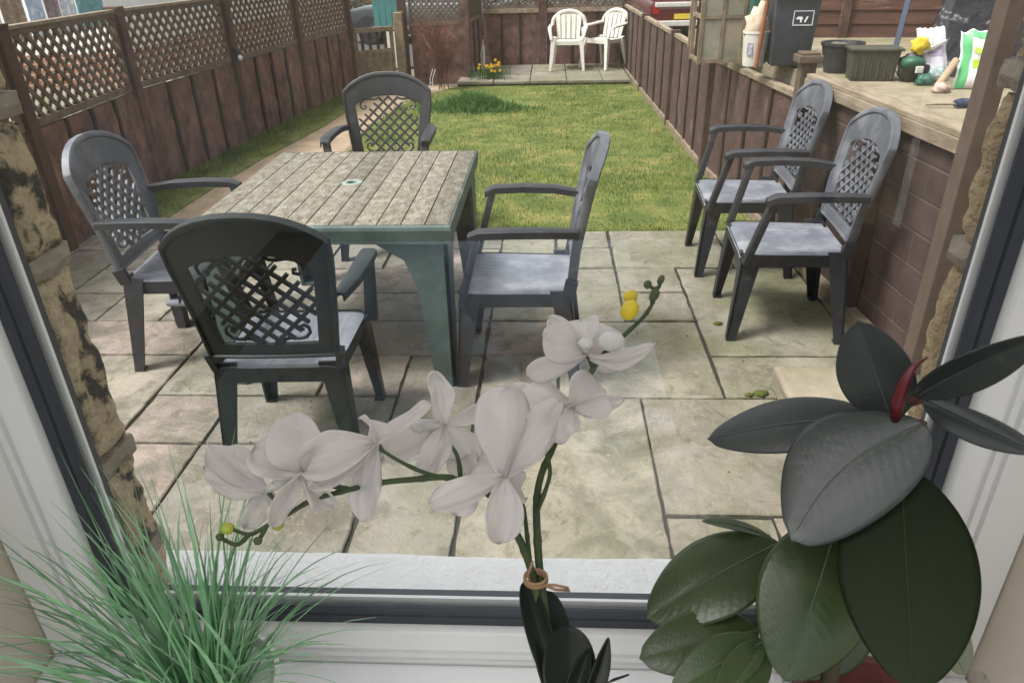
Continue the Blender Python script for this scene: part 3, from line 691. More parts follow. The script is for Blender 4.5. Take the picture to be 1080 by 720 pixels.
CH = make_chair('slate grey lattice back armchair on the patio left of the table, facing right', M['grey'], M['seat'], M['greyback'])
place(CH, -1.62, 3.04, -86)
c = copy_tree(CH); place(c, -.13, 2.90, 88, 'slate grey lattice back armchair at the right side of the table, facing left')
c = copy_tree(CH); place(c, 1.105, 3.31, 86, 'slate grey armchair nearest the window of the two beside the brown block wall')
c = copy_tree(CH); place(c, 1.085, 4.07, 87, 'slate grey armchair farther away of the two beside the brown block wall')
c = make_chair('slate grey lattice back armchair behind the table on the lawn side, facing the window', M['grey'], M['seat'], M['grey']); place(c, -1.0, 4.33, 180)
c = make_chair('dark green black armchair nearest the window with its lattice back turned to it', M['greydark'], M['seat'], M['greydark']); place(c, -.93, 2.32, 2); c.scale = (.95, .97, .985)
# low stool
ls = thing('plastic_stool', 'low grey plastic stool mostly hidden behind the dark near chair', 'stool', (-1.74, 3.30, 0))
b = MB(); b.b2(-.16, .16, -.12, .12, .125, .15, bev=.012); b.build('top', M['seat'], ls, smooth=40)
for sx in (-1, 1):
    for sy in (-1, 1): b = MB(); b.box((sx*.115, sy*.085, .062), (.045, .045, .124), top=(1.2, 1.2)); b.build('leg', M['grey'], ls)

# ================================================================== TABLE
tb = thing('garden_table', 'weathered square garden table with planked lichen stained top and faded green legs', 'table', (-.90, 3.23, 0), R(0))
TX, TY, TZ = .515, .59, .73
b = MB(); npl = 11; pw = 2*TX/npl; rs = random.Random(5)
def plank(x0, x1, cut=None):
    b.b2(x0+.0022, x1-.0022, -TY+.012, TY-.012, TZ-.022, TZ-.001, bev=.003, a=rs.random()+.01)
for k in range(npl):
    x0 = -TX+k*pw; x1 = x0+pw
    if k == npl//2:
        for (ya, yb) in ((-TY+.012, -.032), (.032, TY-.012)): b.b2(x0+.003, x1-.003, ya, yb, TZ-.022, TZ-.001, bev=.003, a=rs.random()+.01)
        b.b2(x0+.003, -.032, -.030, .030, TZ-.022, TZ-.001, a=.5); b.b2(.032, x1-.003, -.030, .030, TZ-.022, TZ-.001, a=.5)
    else: plank(x0, x1)
b.b2(-TX+.01, -.035, -TY+.02, TY-.02, TZ-.030, TZ-.0235); b.b2(.035, TX-.01, -TY+.02, TY-.02, TZ-.030, TZ-.0235)
M['tabletop2'] = mat('weathered_planks', (.215, .192, .15), (.105, .088, .064), 40, .9, 1., 110, c3=(.25, .255, .205), s3=26, t3=(.50, .70), stretch=(1, .5, 1), tint=.22, detail=12)
b.build('tabletop', M['tabletop2'], tb, smooth=30)
b = MB()
prof = [(.012, TZ-.002), (0, TZ-.008), (-.004, TZ-.02), (0, TZ-.075), (.012, TZ-.075), (.012, TZ-.03)]
vs = []; nn = len(prof)
for (sx, sy) in ((-1, -1), (1, -1), (1, 1), (-1, 1)):
    for d, z in prof: vs.append((sx*(TX+.006-d), sy*(TY+.006-d), z))
b.add(vs, [(c_*nn+i, c_*nn+(i+1) % nn, ((c_+1) % 4)*nn+(i+1) % nn, ((c_+1) % 4)*nn+i) for c_ in range(4) for i in range(nn)]); b.build('rim', M['tableleg'], tb)
b = MB(); b.lathe([(.024, TZ-.03), (.024, TZ+.001), (.028, TZ+.003), (.046, TZ+.0015), (.048, TZ-.002)], n=32); b.build('parasol_hole_ring', M['hole'], tb, smooth=50)
for sx in (-1, 1):
    for sy in (-1, 1):
        b = MB(); cx, cy = sx*(TX-.012), sy*(TY-.012)
        # angled leg with wide gusset at the top: flange along x and flange along y
        for ax in (0, 1):
            prof = [(0, 0), (.085, 0), (.115, .30), (.13, .46), (.175, .58), (.29, TZ-.076), (0, TZ-.076)]
            vs = []
            for o_ in (0, .016):
                for d, z in prof:
                    ins = .02*(1-z/TZ)
                    if ax == 0: vs.append((cx-sx*(d+ins*.0), cy-sy*o_, z))
                    else: vs.append((cx-sx*o_, cy-sy*d, z))
            n_ = len(prof); b.add(vs, [tuple(range(n_)), tuple(range(2*n_-1, n_-1, -1))]+[(i, (i+1) % n_, n_+(i+1) % n_, n_+i) for i in range(n_)])
        b.box((cx-sx*.0425, cy-sy*.0425, .008), (.08, .08, .015))
        b.build('leg', M['tableleg'], tb)

# ================================================================== WHITE CHAIRS
def white_chair(label):
    t = thing('plastic_chair', label, 'chair', group='white plastic chairs on the raised paving'); m = M['whitepl']
    b = MB()
    # shell: seat and wraparound back with slits
    b.grid(lambda i, j: Vector(((-1+2*i)*.20, -.18+.38*j, .40-.01*math.sin(i*math.pi))), 8, 6); b.grid(lambda i, j: Vector(((1-2*i)*.20, -.18+.38*j, .385)), 8, 6)
    b.b2(-.2, .2, .17, .2, .35, .402); b.b2(-.2, -.18, -.18, .17, .35, .40); b.b2(.18, .2, -.18, .17, .35, .40); b.build('seat', m, t, smooth=40)
    b = MB()
    for k in range(5):
        u0 = -.17+k*.07; 
        b.bar((u0+.03, -.18, .40), ((u0+.03)*1.12, -.27, .72), .05, .012, up=(0, 1, 0))
    b.grid(lambda i, j: Vector(((-1+2*i)*(.165+.03*j), -.188-.085*j-.012*math.cos((-1+2*i)*1.3), .40+.34*j)), 10, 6)
    pts = []
    for k in range(13):
        a = math.pi*(1.0-k/12); pts.append(Vector((.235*math.cos(a)*1.02, -.27+.01, .60+.17*math.sin(a))))
    b.tube([(-.24, -.14, .60)]+[(p.x, p.y-.03*math.sin(math.pi*k/12), p.z) for k, p in enumerate(pts)]+[(.24, -.14, .60)], .028, 8, flat=.7); b.build('backrest', m, t, smooth=60)
    for s in (-1, 1):
        b = MB(); b.tube([(s*.245, -.2, .60), (s*.26, -.05, .585), (s*.262, .10, .575), (s*.25, .19, .54), (s*.225, .21, .42)], [.026, .028, .028, .026, .022], 8, flat=.7); b.build('arm', m, t, smooth=60)
        b = MB(); b.bar((s*.245, .245, 0), (s*.20, .18, .42), .035, .04, up=(0, 1, 0), top=(1.9, 1.6)); b.build('leg', m, t)
        b = MB(); b.bar((s*.23, -.28, 0), (s*.19, -.17, .42), .035, .04, up=(0, 1, 0), top=(1.9, 1.6)); b.build('leg', m, t)
    return t
wc1 = white_chair('left one of the two white plastic armchairs on the far paving, facing the lawn'); wc1.location = (.265, 11.52, .057); wc1.rotation_euler = (0, 0, R(176))
wc2 = copy_tree(wc1); wc2['label'] = 'right one of the two white plastic armchairs on the far paving, turned sideways'; wc2.location = (.80, 11.62, .057); wc2.rotation_euler = (0, 0, R(138))


# ================================================================== GARDEN PLANTS
rs = random.Random(12)
bt = thing('twiggy_shrub', 'bare red brown twiggy shrub in front of the trellis panel by the gate', 'shrub', (-1.42, 10.25, 0))
b = MB(); tips = []
def branch(p, d, L, r, lev):
    pts = [p]; q = p.copy(); dd = d.copy()
    for k in range(4):
        dd = (dd+Vector((rs.uniform(-.22, .22), rs.uniform(-.22, .22), rs.uniform(-.05, .15)))).normalized(); q = q+dd*L/4; pts.append(q.copy())
        if lev < 3:
            for _ in range(1 if lev == 2 else 2):
                nd = (dd+Vector((rs.uniform(-.9, .9), rs.uniform(-.7, .7), rs.uniform(-.1, .5)))).normalized(); branch(q.copy(), nd, L*.52, r*.55, lev+1)
    tips.append(q); b.tube(pts, [r, r*.9, r*.75, r*.6, r*.35], 4, caps=False)
for _ in range(4): branch(Vector((rs.uniform(-.08, .08), rs.uniform(-.05, .05), 0)), Vector((rs.uniform(-.4, .4), rs.uniform(-.2, .2), 1)).normalized(), .52, .009, 0)
b.build('branches', mat('red_twig', (.16, .06, .035), (.10, .05, .035), 9, .8), bt)
lf = MB()
for q in tips:
    for _ in range(1):
        c = q+Vector((rs.gauss(0, .02), rs.gauss(0, .02), rs.gauss(0, .02))); a = rs.uniform(0, 6.28); r_ = rs.uniform(.006, .013); e = Vector((math.cos(a), math.sin(a), rs.uniform(-.6, .6)))*r_; f_ = e.cross(Vector((0, .3, 1))).normalized()*r_*.6
        lf.add([c-e, c+f_, c+e, c-f_], [(0, 1, 2, 3)])
lf.build('leaves', mat('red_leaf', (.30, .07, .03), (.20, .07, .03), 30, .7, trans=.3), bt)

df = thing('daffodil_clump', 'yellow flowering daffodils with green leaves beside the raised far paving', 'flowers', (-.84, 10.72, .055))
b = MB()
for _ in range(170):
    x, y = rs.gauss(0, .13), rs.gauss(0, .07); h = rs.uniform(.10, .2); a = rs.uniform(0, 6.28); l = rs.uniform(.01, .08)
    p = Vector((x, y, 0)); q = p+Vector((math.cos(a)*l*.3, math.sin(a)*l*.3, h*.6)); t_ = p+Vector((math.cos(a)*l, math.sin(a)*l, h)); s_ = Vector((math.sin(a), -math.cos(a), 0))*.005
    b.add([p-s_, p+s_, q+s_, q-s_, t_], [(0, 1, 2, 3), (3, 2, 4)])
b.build('foliage', M['blade2'], df)
my = mat('daffodil_yellow', (.75, .55, .03), (.8, .45, .02), 40, .6, trans=.2)
heads = [(rs.gauss(-.02, .11), rs.uniform(-.1, .05), rs.uniform(.11, .19)) for _ in range(13)]+[(rs.uniform(.08, .14), rs.uniform(-.03, .03), rs.uniform(.17, .27)) for _ in range(6)]
for (x, y, z) in heads:
    b = MB(); c = Vector((x, y, z))
    for k in range(6):
        a = k*math.pi/3; d = Vector((math.cos(a), -.3, math.sin(a))); s_ = Vector((-math.sin(a), 0, math.cos(a)))*.007
        b.add([c, c+d*.014+s_, c+d*.025, c+d*.014-s_], [(0, 1, 2, 3)])
    b.tube([c, c+Vector((0, -.018, 0))], [.005, .009], 7); b.build('flower', my, df)
fo = thing('wire_ornament', 'pale bent metal wire garden stake standing below the red shrub', 'garden ornament', (-1.60, 10.15, 0))
b = MB()
for dx in (0, .035): b.tube([(dx, 0, 0), (dx+.005, 0, .15), (dx+.05, .01, .27)], .005, 5)
b.build('stake', mat('pale_wire', (.62, .62, .64), None, 30, .4), fo)
b = MB(); b.tube([(dx, 0, .1) for dx in (0, .035)], .004, 5); b.build('crosspiece', mat('pale_wire_2', (.62, .62, .64), None, 30, .4), fo)
cn = MB(); cn.tube([(-.98, 11.2, .055), (-1.0, 11.3, .30), (-.97, 11.4, .50)], .010, 6); cn.build('cane', mat('cane', (.45, .38, .30), None, 30, .8), label='thin pale cane leaning in the corner behind the daffodils', cat='cane')
# moss pads and debris on the patio
mm_ = mat('moss', (.10, .11, .02), (.05, .06, .015), 60, .95, .8, 120)
for k, (px, py, r) in enumerate([(757, 342, .022), (802, 416, .030), (790, 417, .016), (218, 348, .012)]):
    p = G(px, py, 0); b = MB(); b.ball((0, 0, 0), (r, r*.7, r*.45), noise_amp=.5, n=16); b.build('moss_pad', mm_ , loc=(p.x, p.y, .003), smooth=180, label=['small olive moss pad between the legs of the nearest right hand chair', 'dark moss pad against the left side of the sandstone step', 'tiny moss pad just left of the moss pad by the step', 'tiny dark moss speck on the slab beside the dark near chair'][k], cat='moss')
rs = random.Random(44)
b = MB()
for _ in range(260):
    x, y = rs.uniform(-3, 1.35), rs.uniform(1.2, 4.6)
    if rs.random() < .5: x = rs.choice(xs)+rs.gauss(0, .01)
    r = rs.uniform(.002, .006); b.ball((x, y, .001), (r, r*rs.uniform(.5, 1), r*.5), n=6)
b.build('debris', mat('debris', (.06, .05, .025), (.1, .08, .04), 9, .95), kind='stuff', label='tiny dark crumbs of moss and leaf scattered over the slabs', cat='debris')


# ================================================================== NEIGHBOURING GARDEN, RIGHT
rs = random.Random(8)
def T(px, py, z=None): return G(px, py, DZ if z is None else z)
def text_mesh(txt, size, m, parent, loc, rot, name='lettering', ext=.001):
    cu = bpy.data.curves.new(name, 'FONT'); cu.body = txt; cu.size = size; cu.extrude = ext; cu.align_x = 'CENTER'; cu.align_y = 'CENTER'; cu.offset = size*.012
    tmp = bpy.data.objects.new('tmp', cu); COL.objects.link(tmp); dg = bpy.context.evaluated_depsgraph_get()
    me = bpy.data.meshes.new_from_object(tmp.evaluated_get(dg)); bpy.data.objects.remove(tmp); me.materials.clear(); me.materials.append(m)
    o = bpy.data.objects.new(name, me); COL.objects.link(o); o.parent = parent; o.location = loc; o.rotation_euler = rot; return o
BINS = .82
wb = thing('wheelie_bin', 'dark grey wheelie bin marked 47 standing on the raised terrace next door', 'bin', T(836, 74)+Vector((0, .16, 0)), R(-6)); wb.scale = (BINS,)*3
mbn = mat('bin_grey', (.04, .045, .055), (.03, .033, .04), 12, .5, .05)
b = MB(); b.box((0, 0, .27), (.27, .30, .50), top=(1.16, 1.18), bev=.012); b.build('body', mbn, wb, smooth=40)
b = MB(); b.box((0, 0, .545), (.35, .39, .04), top=(.9, .9), bev=.012); b.b2(-.17, .17, -.20, -.17, .50, .53, bev=.004); b.build('lid', mbn, wb, smooth=40)
for s in (-1, 1): b = MB(); b.tube([(s*.13, .15, .055), (s*.165, .15, .055)], .055, 16); b.build('wheel', M['black'], wb)
b = MB(); b.tube([(-.14, .19, .52), (-.14, .22, .52), (.14, .22, .52), (.14, .19, .52)], .012, 8); b.build('handle', mbn, wb)
lw_ = mat('white_lettering', (.75, .75, .74), None, 30, .6)
text_mesh('47', .094, lw_, wb, (.045, -.168, .35), (R(90-4), 0, 0), 'number')
b = MB()
for (x0, x1, z0, z1) in ((-.022, .112, .300, .305), (-.022, .112, .394, .399), (-.024, -.019, .300, .399), (.110, .115, .300, .399)): b.b2(x0, x1, -.1705, -.150, z0, z1)
b.build('number_border', lw_, wb)
gb_ = thing('green_bin', 'green plastic bin edge showing behind the left side of the dark wheelie bin', 'bin', T(812, 66)+Vector((.02, .35, 0)))
b = MB(); b.box((0, 0, .28), (.22, .24, .54), top=(1.15, 1.15), bev=.012); b.build('body', mat('green_bin', (.03, .12, .09), (.04, .09, .07), 9, .5), gb_)
b = MB(); b.box((0, 0, .57), (.28, .30, .035), bev=.01); b.build('lid', mat('green_bin_lid', (.025, .09, .07), None, 9, .5), gb_)
# bucket with bag of contents
bk = thing('white_bucket', 'white plastic bucket with a dark printed mark and a handle beside the rusty pole', 'bucket', T(796, 71)+Vector((0, .06, 0)))
b = MB(); b.lathe([(.0, .002), (.062, .002), (.066, .02), (.078, .19), (.082, .192), (.082, .205), (.074, .205), (.072, .19), (.0, .185)], n=24); b.build('pail', M['whitepl'], bk, smooth=40)
b = MB(); b.tube([(.08*math.cos(a), -.02, .19+.05*math.sin(a)*0-.03*math.sin(a)) for a in [math.pi*k/8 for k in range(9)]], .003, 5); b.build('handle', M['black'], bk)
b = MB(); b.grid(lambda i, j: Vector((.076*math.sin(-.9+.5*i), -.076*math.cos(-.9+.5*i)-.001, .07+.07*j)), 4, 2); b.build('mark', mat('purple_print', (.12, .09, .16), (.5, .48, .5), 60, .6), bk)
sk = MB(); sk.ball((0, 0, .055), (.07, .06, .08), noise_amp=.6, n=16); sk.ball((.02, 0, .12), (.03, .03, .06), noise_amp=.5); sk.build('sack', mat('cream_cloth', (.62, .50, .38), (.45, .35, .25), 20, .9, .3), loc=T(796, 71)+Vector((0, .06, .19)), smooth=180, label='crumpled cream sack sitting on top of the white bucket', cat='sack')
rp = MB(); p0 = T(797, 72); rp.tube([p0, p0+Vector((.05, .02, .9))], .012, 8); rp.build('rusty_pole', mat('rust', (.28, .095, .035), (.2, .07, .03), 20, .85, .3), label='thin orange rusty pole leaning up in front of the white bucket', cat='pole')
# glazed cold frame
cf = thing('cold_frame', 'dull wooden glazed cold frame with cloudy panes behind the low right fence', 'cold frame', (T(737, 60).x-.05, T(737, 60).y-.06, .0))
fr_ = M['stonewood']; b = MB()
X0, X1, Y0, Y1, Z0, Z1 = .05, .33, .06, .36, DZ-.05, 1.50
for x in (X0, (X0+X1)/2, X1):
    for y in (Y0, Y1): b.b2(x-.012, x+.012, y-.012, y+.012, Z0, Z1)
for z in (Z0+.02, Z0+.30, Z1-.02):
    for y in (Y0, Y1): b.b2(X0, X1, y-.010, y+.010, z-.012, z+.012)
    for x in (X0, X1): b.b2(x-.010, x+.010, Y0, Y1, z-.012, z+.012)
b.build('frame', fr_, cf)
cm = mat('cloudy_pane', (.30, .28, .22), (.20, .19, .14), 9, .35, c3=(.36, .24, .17), s3=5, t3=(.5, .65), spec=.6)
for i in range(2):
    for (z0, z1) in ((Z0+.03, Z0+.29), (Z0+.31, Z1-.03)):
        b = MB(); xa = X0+.012+i*(X1-X0)/2; b.b2(xa, xa+(X1-X0)/2-.024, Y0-.003, Y0+.003, z0, z1); b.build('pane', cm, cf)
b = MB(); b.b2(X0+.02, X1-.02, Y1-.02, Y1-.012, Z0, Z1-.03); b.build('back_board', M['post'], cf)
for k, (x, h) in enumerate(((1.21, .52), (1.25, .46))):
    b = MB(); b.b2(-.012, .012, -.02, .02, 0, h); b.build('stake', M['stonewood'], loc=(T(727, 50).x+.04*k, T(727, 50).y+.12*k, DZ), label=['grey wooden stake standing left of the cold frame', 'shorter grey wooden stake beside the cold frame, behind the first'][k], cat='stake')
# shed
sh = thing('garden_shed', 'dark brown timber shed with scuffed boards behind the clutter on the terrace', 'shed', (0, 0, 0))
ms_ = mat('shed_board', (.105, .048, .032), (.065, .03, .022), 6, .8, .4, 20, c3=(.22, .13, .09), s3=7, t3=(.6, .78), stretch=(.4, 1, 2.5))
A0, A1 = T(858, 45), T(1075, 62); A0.y += .35; A1.y += 1.1; A1.x += .9; dd = (A1-A0); LL = dd.length; u_ = dd/LL; n_ = Vector((-u_.y, u_.x, 0))
b = MB()
for k in range(13):
    z0 = DZ+k*.10; lapo = n_*-.012
    for s in (0,): b.add([A0+Vector((0, 0, z0-DZ))+lapo, A1+Vector((0, 0, z0-DZ))+lapo, A1+Vector((0, 0, z0-DZ+.105)), A0+Vector((0, 0, z0-DZ+.105)), A0+Vector((0, 0, z0-DZ))+n_*.02, A1+Vector((0, 0, z0-DZ))+n_*.02, A1+Vector((0, 0, z0-DZ+.105))+n_*.02, A0+Vector((0, 0, z0-DZ+.105))+n_*.02], [(0, 1, 2, 3), (5, 4, 7, 6), (4, 5, 1, 0), (3, 2, 6, 7), (0, 3, 7, 4), (1, 5, 6, 2)], 0)
b.build('front_wall', ms_, sh)
b = MB(); E0 = A0+n_*1.6
for k in range(13):
    z0 = k*.10; b.add([A0+Vector((0, 0, z0))-u_*.01+n_*.022, E0+Vector((0, 0, z0))-u_*.01, E0+Vector((0, 0, z0+.105)), A0+Vector((0, 0, z0+.105))+n_*.022], [(0, 1, 2, 3)])
b.build('side_wall', ms_, sh)
for k, (t_, w_) in enumerate(((.0, .05), (.16, .045), (.175, .03))):
    b = MB(); c = A0+u_*LL*t_-n_*.03; b.box((c.x, c.y, DZ+.65), (w_, .03, 1.3)); b.build('corner_post' if k == 0 else 'door_post', M['fence'], sh)
b = MB(); R0, R1 = A0+Vector((0, 0, 1.3)), A1+Vector((0, 0, 1.3)); b.add([R0-n_*.1, R1-n_*.1, R1+n_*1.7+Vector((0, 0, .25)), R0+n_*1.7+Vector((0, 0, .25))], [(0, 1, 2, 3)]); o = b.build('roof', M['black'], sh); mo = o.modifiers.new('s', 'SOLIDIFY'); mo.thickness = .03
# black tarpaulin
tp = MB(); P00, P10, P01, P11 = T(962, 76), T(1085, 95), T(990, 60)+Vector((.28, .55, .62)), T(1090, 60)+Vector((.3, .6, .62))
def ftp(i, j):
    a = P00.lerp(P10, i); c = P01.lerp(P11, i); p = a.lerp(c, j)
    w = .07*noise.noise(p*4)+.06*abs(noise.noise(p*9+Vector((3, 1, 0))))+.025*abs(noise.noise(p*22))
    return p+Vector((-.4, -.8, .3))*w*1.2
tp.grid(ftp, 50, 50); o = tp.build('tarpaulin', mat('black_sheet', (.006, .006, .007), (.012, .012, .014), 9, .34, .5, 30, spec=.3), smooth=180, label='black plastic sheet draped over a heap against the brown shed', cat='tarpaulin'); mo = o.modifiers.new('s', 'SOLIDIFY'); mo.thickness = .004
# tubs
tu = thing('plant_tub', 'round black plastic tub at the left end of the clutter', 'tub', T(884, 76))
b = MB(); b.lathe([(0, .003), (.085, .003), (.115, .15), (.122, .15), (.122, .165), (.108, .165), (.1, .14), (0, .13)], n=24); b.build('tub', M['black'], tu, smooth=40)
b = MB(); b.ball((0, 0, .13), (.1, .1, .03), noise_amp=.5); b.build('soil', M['earth'], tu, smooth=180)
tr_ = thing('storage_trough', 'dark olive plastic trough between the black tub and the tool pile', 'trough', T(921, 86)+Vector((0, .07, 0)), R(-8)); tr_.scale = (.82, .82, .82)
mo_ = mat('olive_plastic', (.045, .05, .035), (.07, .07, .05), 10, .5, .1)
b = MB(); b.box((0, 0, .1), (.27, .17, .2), top=(1.12, 1.12), bev=.012); b.build('body', mo_, tr_, smooth=40)
b = MB(); b.box((0, 0, .198), (.33, .22, .018), bev=.006)
b.build('rim', mo_, tr_, smooth=40)
b = MB()
for k in range(6): b.box((-.11+k*.044, -.093, .1), (.008, .012, .16))
b.build('ribs', mo_, tr_)
# tool pile
tlp = thing('strimmer', 'green and yellow garden power tool with black motor lying on the terrace', 'power tool', T(958, 86))
mg_ = mat('tool_green', (.02, .10, .06), (.02, .07, .045), 20, .45); myl = mat('tool_yellow', (.70, .52, .04), (.6, .42, .03), 30, .5)
b = MB(); b.ball((0, 0, .075), (.075, .06, .07), noise_amp=.35); b.box((.05, -.02, .05), (.06, .05, .08), bev=.01); b.build('motor', M['black'], tlp, smooth=50)
b = MB(); b.ball((-.01, -.03, .10), (.065, .045, .035), noise_amp=.3); b.build('housing', mg_, tlp, smooth=180)
b = MB(); b.ball((.02, -.01, .185), (.045, .035, .038), noise_amp=.6, n=16); b.bar((.02, 0, .15), (0, 0, .21), .03, .03, bev=.006); b.build('grip', myl, tlp, smooth=60)
b = MB(); b.bar((.03, -.02, .15), (.16, .02, .20), .018, .018, bev=.003); b.build('shaft', M['whitepl'], tlp)
b = MB(); b.box((.01, -.075, .07), (.04, .012, .035), bev=.004); b.build('badge', M['whitepl'], tlp)
bd = MB(); q = T(945, 80); bd.bar(q+Vector((0, .1, 0)), q+Vector((.09, .25, .42)), .03, .012, bev=.002); bd.build('saw_blade', mat('dark_blue_metal', (.03, .045, .07), None, 30, .3, metallic=.5), label='narrow dark blue blade standing up behind the green power tool', cat='saw')
for k, (px, py, r, m_, lab) in enumerate([(975, 90, .035, mg_, 'small dark green lump of kit right of the power tool'), (983, 78, .04, M['grey'], 'grey rounded container behind the small green lump'), (992, 98, .03, mat('pink_beige', (.45, .34, .29), None, 20, .8), 'pinkish beige crumpled wrapper on the terrace in front of the bags')]):
    b = MB(); b.ball((0, 0, r*.7), (r*1.3, r, r*.9), noise_amp=.7, n=16); b.build(['tool_case', 'container', 'wrapper'][k], m_, loc=T(px, py), smooth=180, label=lab, cat=['case', 'container', 'wrapper'][k])
def sack(name, lab, p, w, h, th, rz, lean, m, seed, parts):
    t = thing(name, lab, 'bag', p, R(rz)); b = MB()
    def fn(i, j, sgn):
        u = -1+2*i; v = j
        e = (1-abs(u)**3)*(1-abs(2*v-1)**4)
        x = u*w/2*(1-.10*math.sin(v*math.pi))+.01*noise.noise(Vector((seed, v*4, 0))); z = v*h
        y = sgn*th/2*e**.6+noise.noise(Vector((u*2, v*3, seed+sgn)))*.018*e+lean*v
        return Vector((x, y, z+.02*noise.noise(Vector((u*3, seed, 0)))*v))
    b.grid(lambda i, j: fn(i, j, -1), 24, 24); b.grid(lambda i, j: fn(1-i, j, 1), 24, 24); b.build('bag', m, t, smooth=180)
    for k, (u0, u1, v0, v1, mm2, nm) in enumerate(parts):
        b = MB(); b.grid(lambda i, j: fn(u0+(u1-u0)*i, v0+(v1-v0)*j, -1)+Vector((0, -.0025, 0)), 12, 12); b.build(nm, mm2, t, smooth=180)
    return t
wbag = mat('white_bag', (.70, .70, .70), (.62, .62, .63), 9, .35, spec=.5)
sack('compost_bag', 'white compost bag with bright green bands standing at the right of the clutter', T(1030, 94), .235, .27, .07, -6, .07, wbag, 3,
     [(.03, .20, .02, .98, mat('print_green', (.10, .42, .16), None, 9, .4), 'side_band'), (.2, .97, .88, .985, mat('print_green2', (.14, .46, .2), None, 9, .4), 'top_band'), (.28, .66, .38, .52, mat('print_lime', (.42, .62, .03), None, 9, .4), 'lime_flash'), (.25, .6, .62, .72, mat('print_lime2', (.5, .68, .1), None, 9, .4), 'lime_flash'), (.62, .9, .2, .45, mat('print_pale', (.45, .5, .45), (.7, .7, .7), 60, .5), 'small_print')])
sack('feed_bag', 'crumpled lilac and white bag leaning left of the green banded compost bag', T(990, 88)+Vector((0, .06, 0)), .17, .26, .09, 12, .12, mat('lilac_bag', (.45, .42, .50), (.65, .65, .66), 14, .4, spec=.5), 9,
     [(.1, .8, .12, .3, mat('print_teal', (.10, .35, .32), (.6, .62, .62), 50, .4), 'teal_band'), (.2, .7, .5, .7, mat('print_purple', (.2, .15, .3), (.55, .52, .6), 50, .4), 'purple_patch')])
tub_ = MB(); q = T(985, 96); tub_.tube([q+Vector((0, -.02, .02)), q+Vector((.10, .05, .14))], .018, 10); tub_.build('cardboard_tube', mat('card', (.40, .28, .18), None, 20, .8), label='short tan cardboard tube leaning on the lilac bag', cat='tube')
ht = thing('hand_tool', 'hand tool with a blue black handle lying on the terrace paving', 'hand tool', T(1018, 114), R(8))
b = MB(); b.tube([(-.055, 0, .022), (-.03, 0, .024), (.04, 0, .022), (.075, 0, .02)], [.016, .021, .019, .012], 10); b.build('handle', mat('blue_handle', (.05, .07, .13), (.02, .02, .03), 30, .5), ht, smooth=60)
b = MB(); b.tube([(-.05, 0, .02), (-.16, .05, .012)], .006, 6); b.build('shank', M['cap'], ht)
b = MB(); b.tube([(.05, 0, .02), (.14, .14, .08)], .005, 6); b.build('rod', M['black'], ht)
# pile of stones near the bags
# ---------- cars
def car(name_lab, loc, rz, paint, plate=(.75, .55, .05), s=.85):
    t = thing('parked_car', name_lab, 'car', loc, R(rz)); t.scale = (s, s, s)
    # built with its rear towards -Y
    secs = [(-2.0, .60, .62, .30, .66), (-1.95, .78, .80, .25, .82), (-1.6, .84, .86, .22, .86), (-.9, .86, .87, .2, .88), (.6, .86, .87, .2, .88), (1.3, .84, .85, .2, .84), (1.85, .74, .76, .24, .72), (1.98, .6, .6, .32, .6)]
    b = MB(); vs = []
    for (y, wl_, wu, z0, z1) in secs: vs += [(-wl_*.95, y, z0), (-wl_, y, z0+.12), (-wu, y, z1-.1), (-wu*.93, y, z1), (wu*.93, y, z1), (wu, y, z1-.1), (wl_, y, z0+.12), (wl_*.95, y, z0)]
    n = 8; b.add(vs, [(i*n+j, i*n+(j+1) % n, (i+1)*n+(j+1) % n, (i+1)*n+j) for i in range(len(secs)-1) for j in range(n)]+[tuple(range(n)), tuple(range(len(secs)*n-1, (len(secs)-1)*n-1, -1))])
    gs = [(-1.7, .70, .86, .88), (-1.35, .62, .86, 1.38), (-.3, .60, .87, 1.45), (.4, .58, .87, 1.40), (1.1, .70, .85, .88)]
    b.build('body', paint, t, smooth=35)
    g_ = MB(); vs = []
    for (y, wt, wb_, z) in gs: vs += [(-wb_*.92, y, .86), (-wt, y, z), (wt, y, z), (wb_*.92, y, .86)]
    g_.add(vs, [(i*4+j, i*4+(j+1) % 4, (i+1)*4+(j+1) % 4, (i+1)*4+j) for i in range(4) for j in range(4)]); g_.build('windows', mat('car_glass', (.02, .025, .03), None, 9, .1, spec=.8), t)
    b = MB(); b.b2(-.58, .58, -1.3, .4, 1.40, 1.455, bev=.02)
    b.build('roof', paint, t)
    for (x, y) in ((-.8, -1.25), (.8, -1.25), (-.8, 1.25), (.8, 1.25)):
        b = MB(); b.tube([(x-.1, y, .31), (x+.1, y, .31)], .31, 20); w_ = b.build('tyre', M['black'], t); r_ = MB(); sg = 1 if x > 0 else -1; r_.tube([(x+sg*.08, y, .31), (x+sg*.108, y, .31)], .19, 16); r_.build('rim', M['grey'], w_)
    b = MB(); b.b2(-.26, .26, -2.012, -1.995, .45, .56); b.build('number_plate', mat('plate', plate, None, 9, .5), t)
    b = MB(); b.b2(-.66, .66, -2.05, -1.93, .30, .42, bev=.02); b.build('bumper', M['whitepl'], t)
    if plate[0] > .7 and rz > 0 and rz < 20: b = MB(); b.b2(-.70, .70, -2.02, -1.90, .70, .80, bev=.02); b.build('tail_panel', M['whitepl'], t)
    for sx in (-1, 1): b = MB(); b.b2(sx*.66-.08, sx*.66+.08, -2.0, -1.93, .56, .74, bev=.01); b.build('tail_light', mat('red_lamp', (.35, .02, .015), None, 9, .25), t)
    return t
mar = mat('maroon_paint', (.10, .018, .02), None, 3, .25, spec=.6, coat=.5)
car('maroon car with white bumper and yellow plate parked beyond the low right fence', (2.50, 17.2, .0), 4, mar)
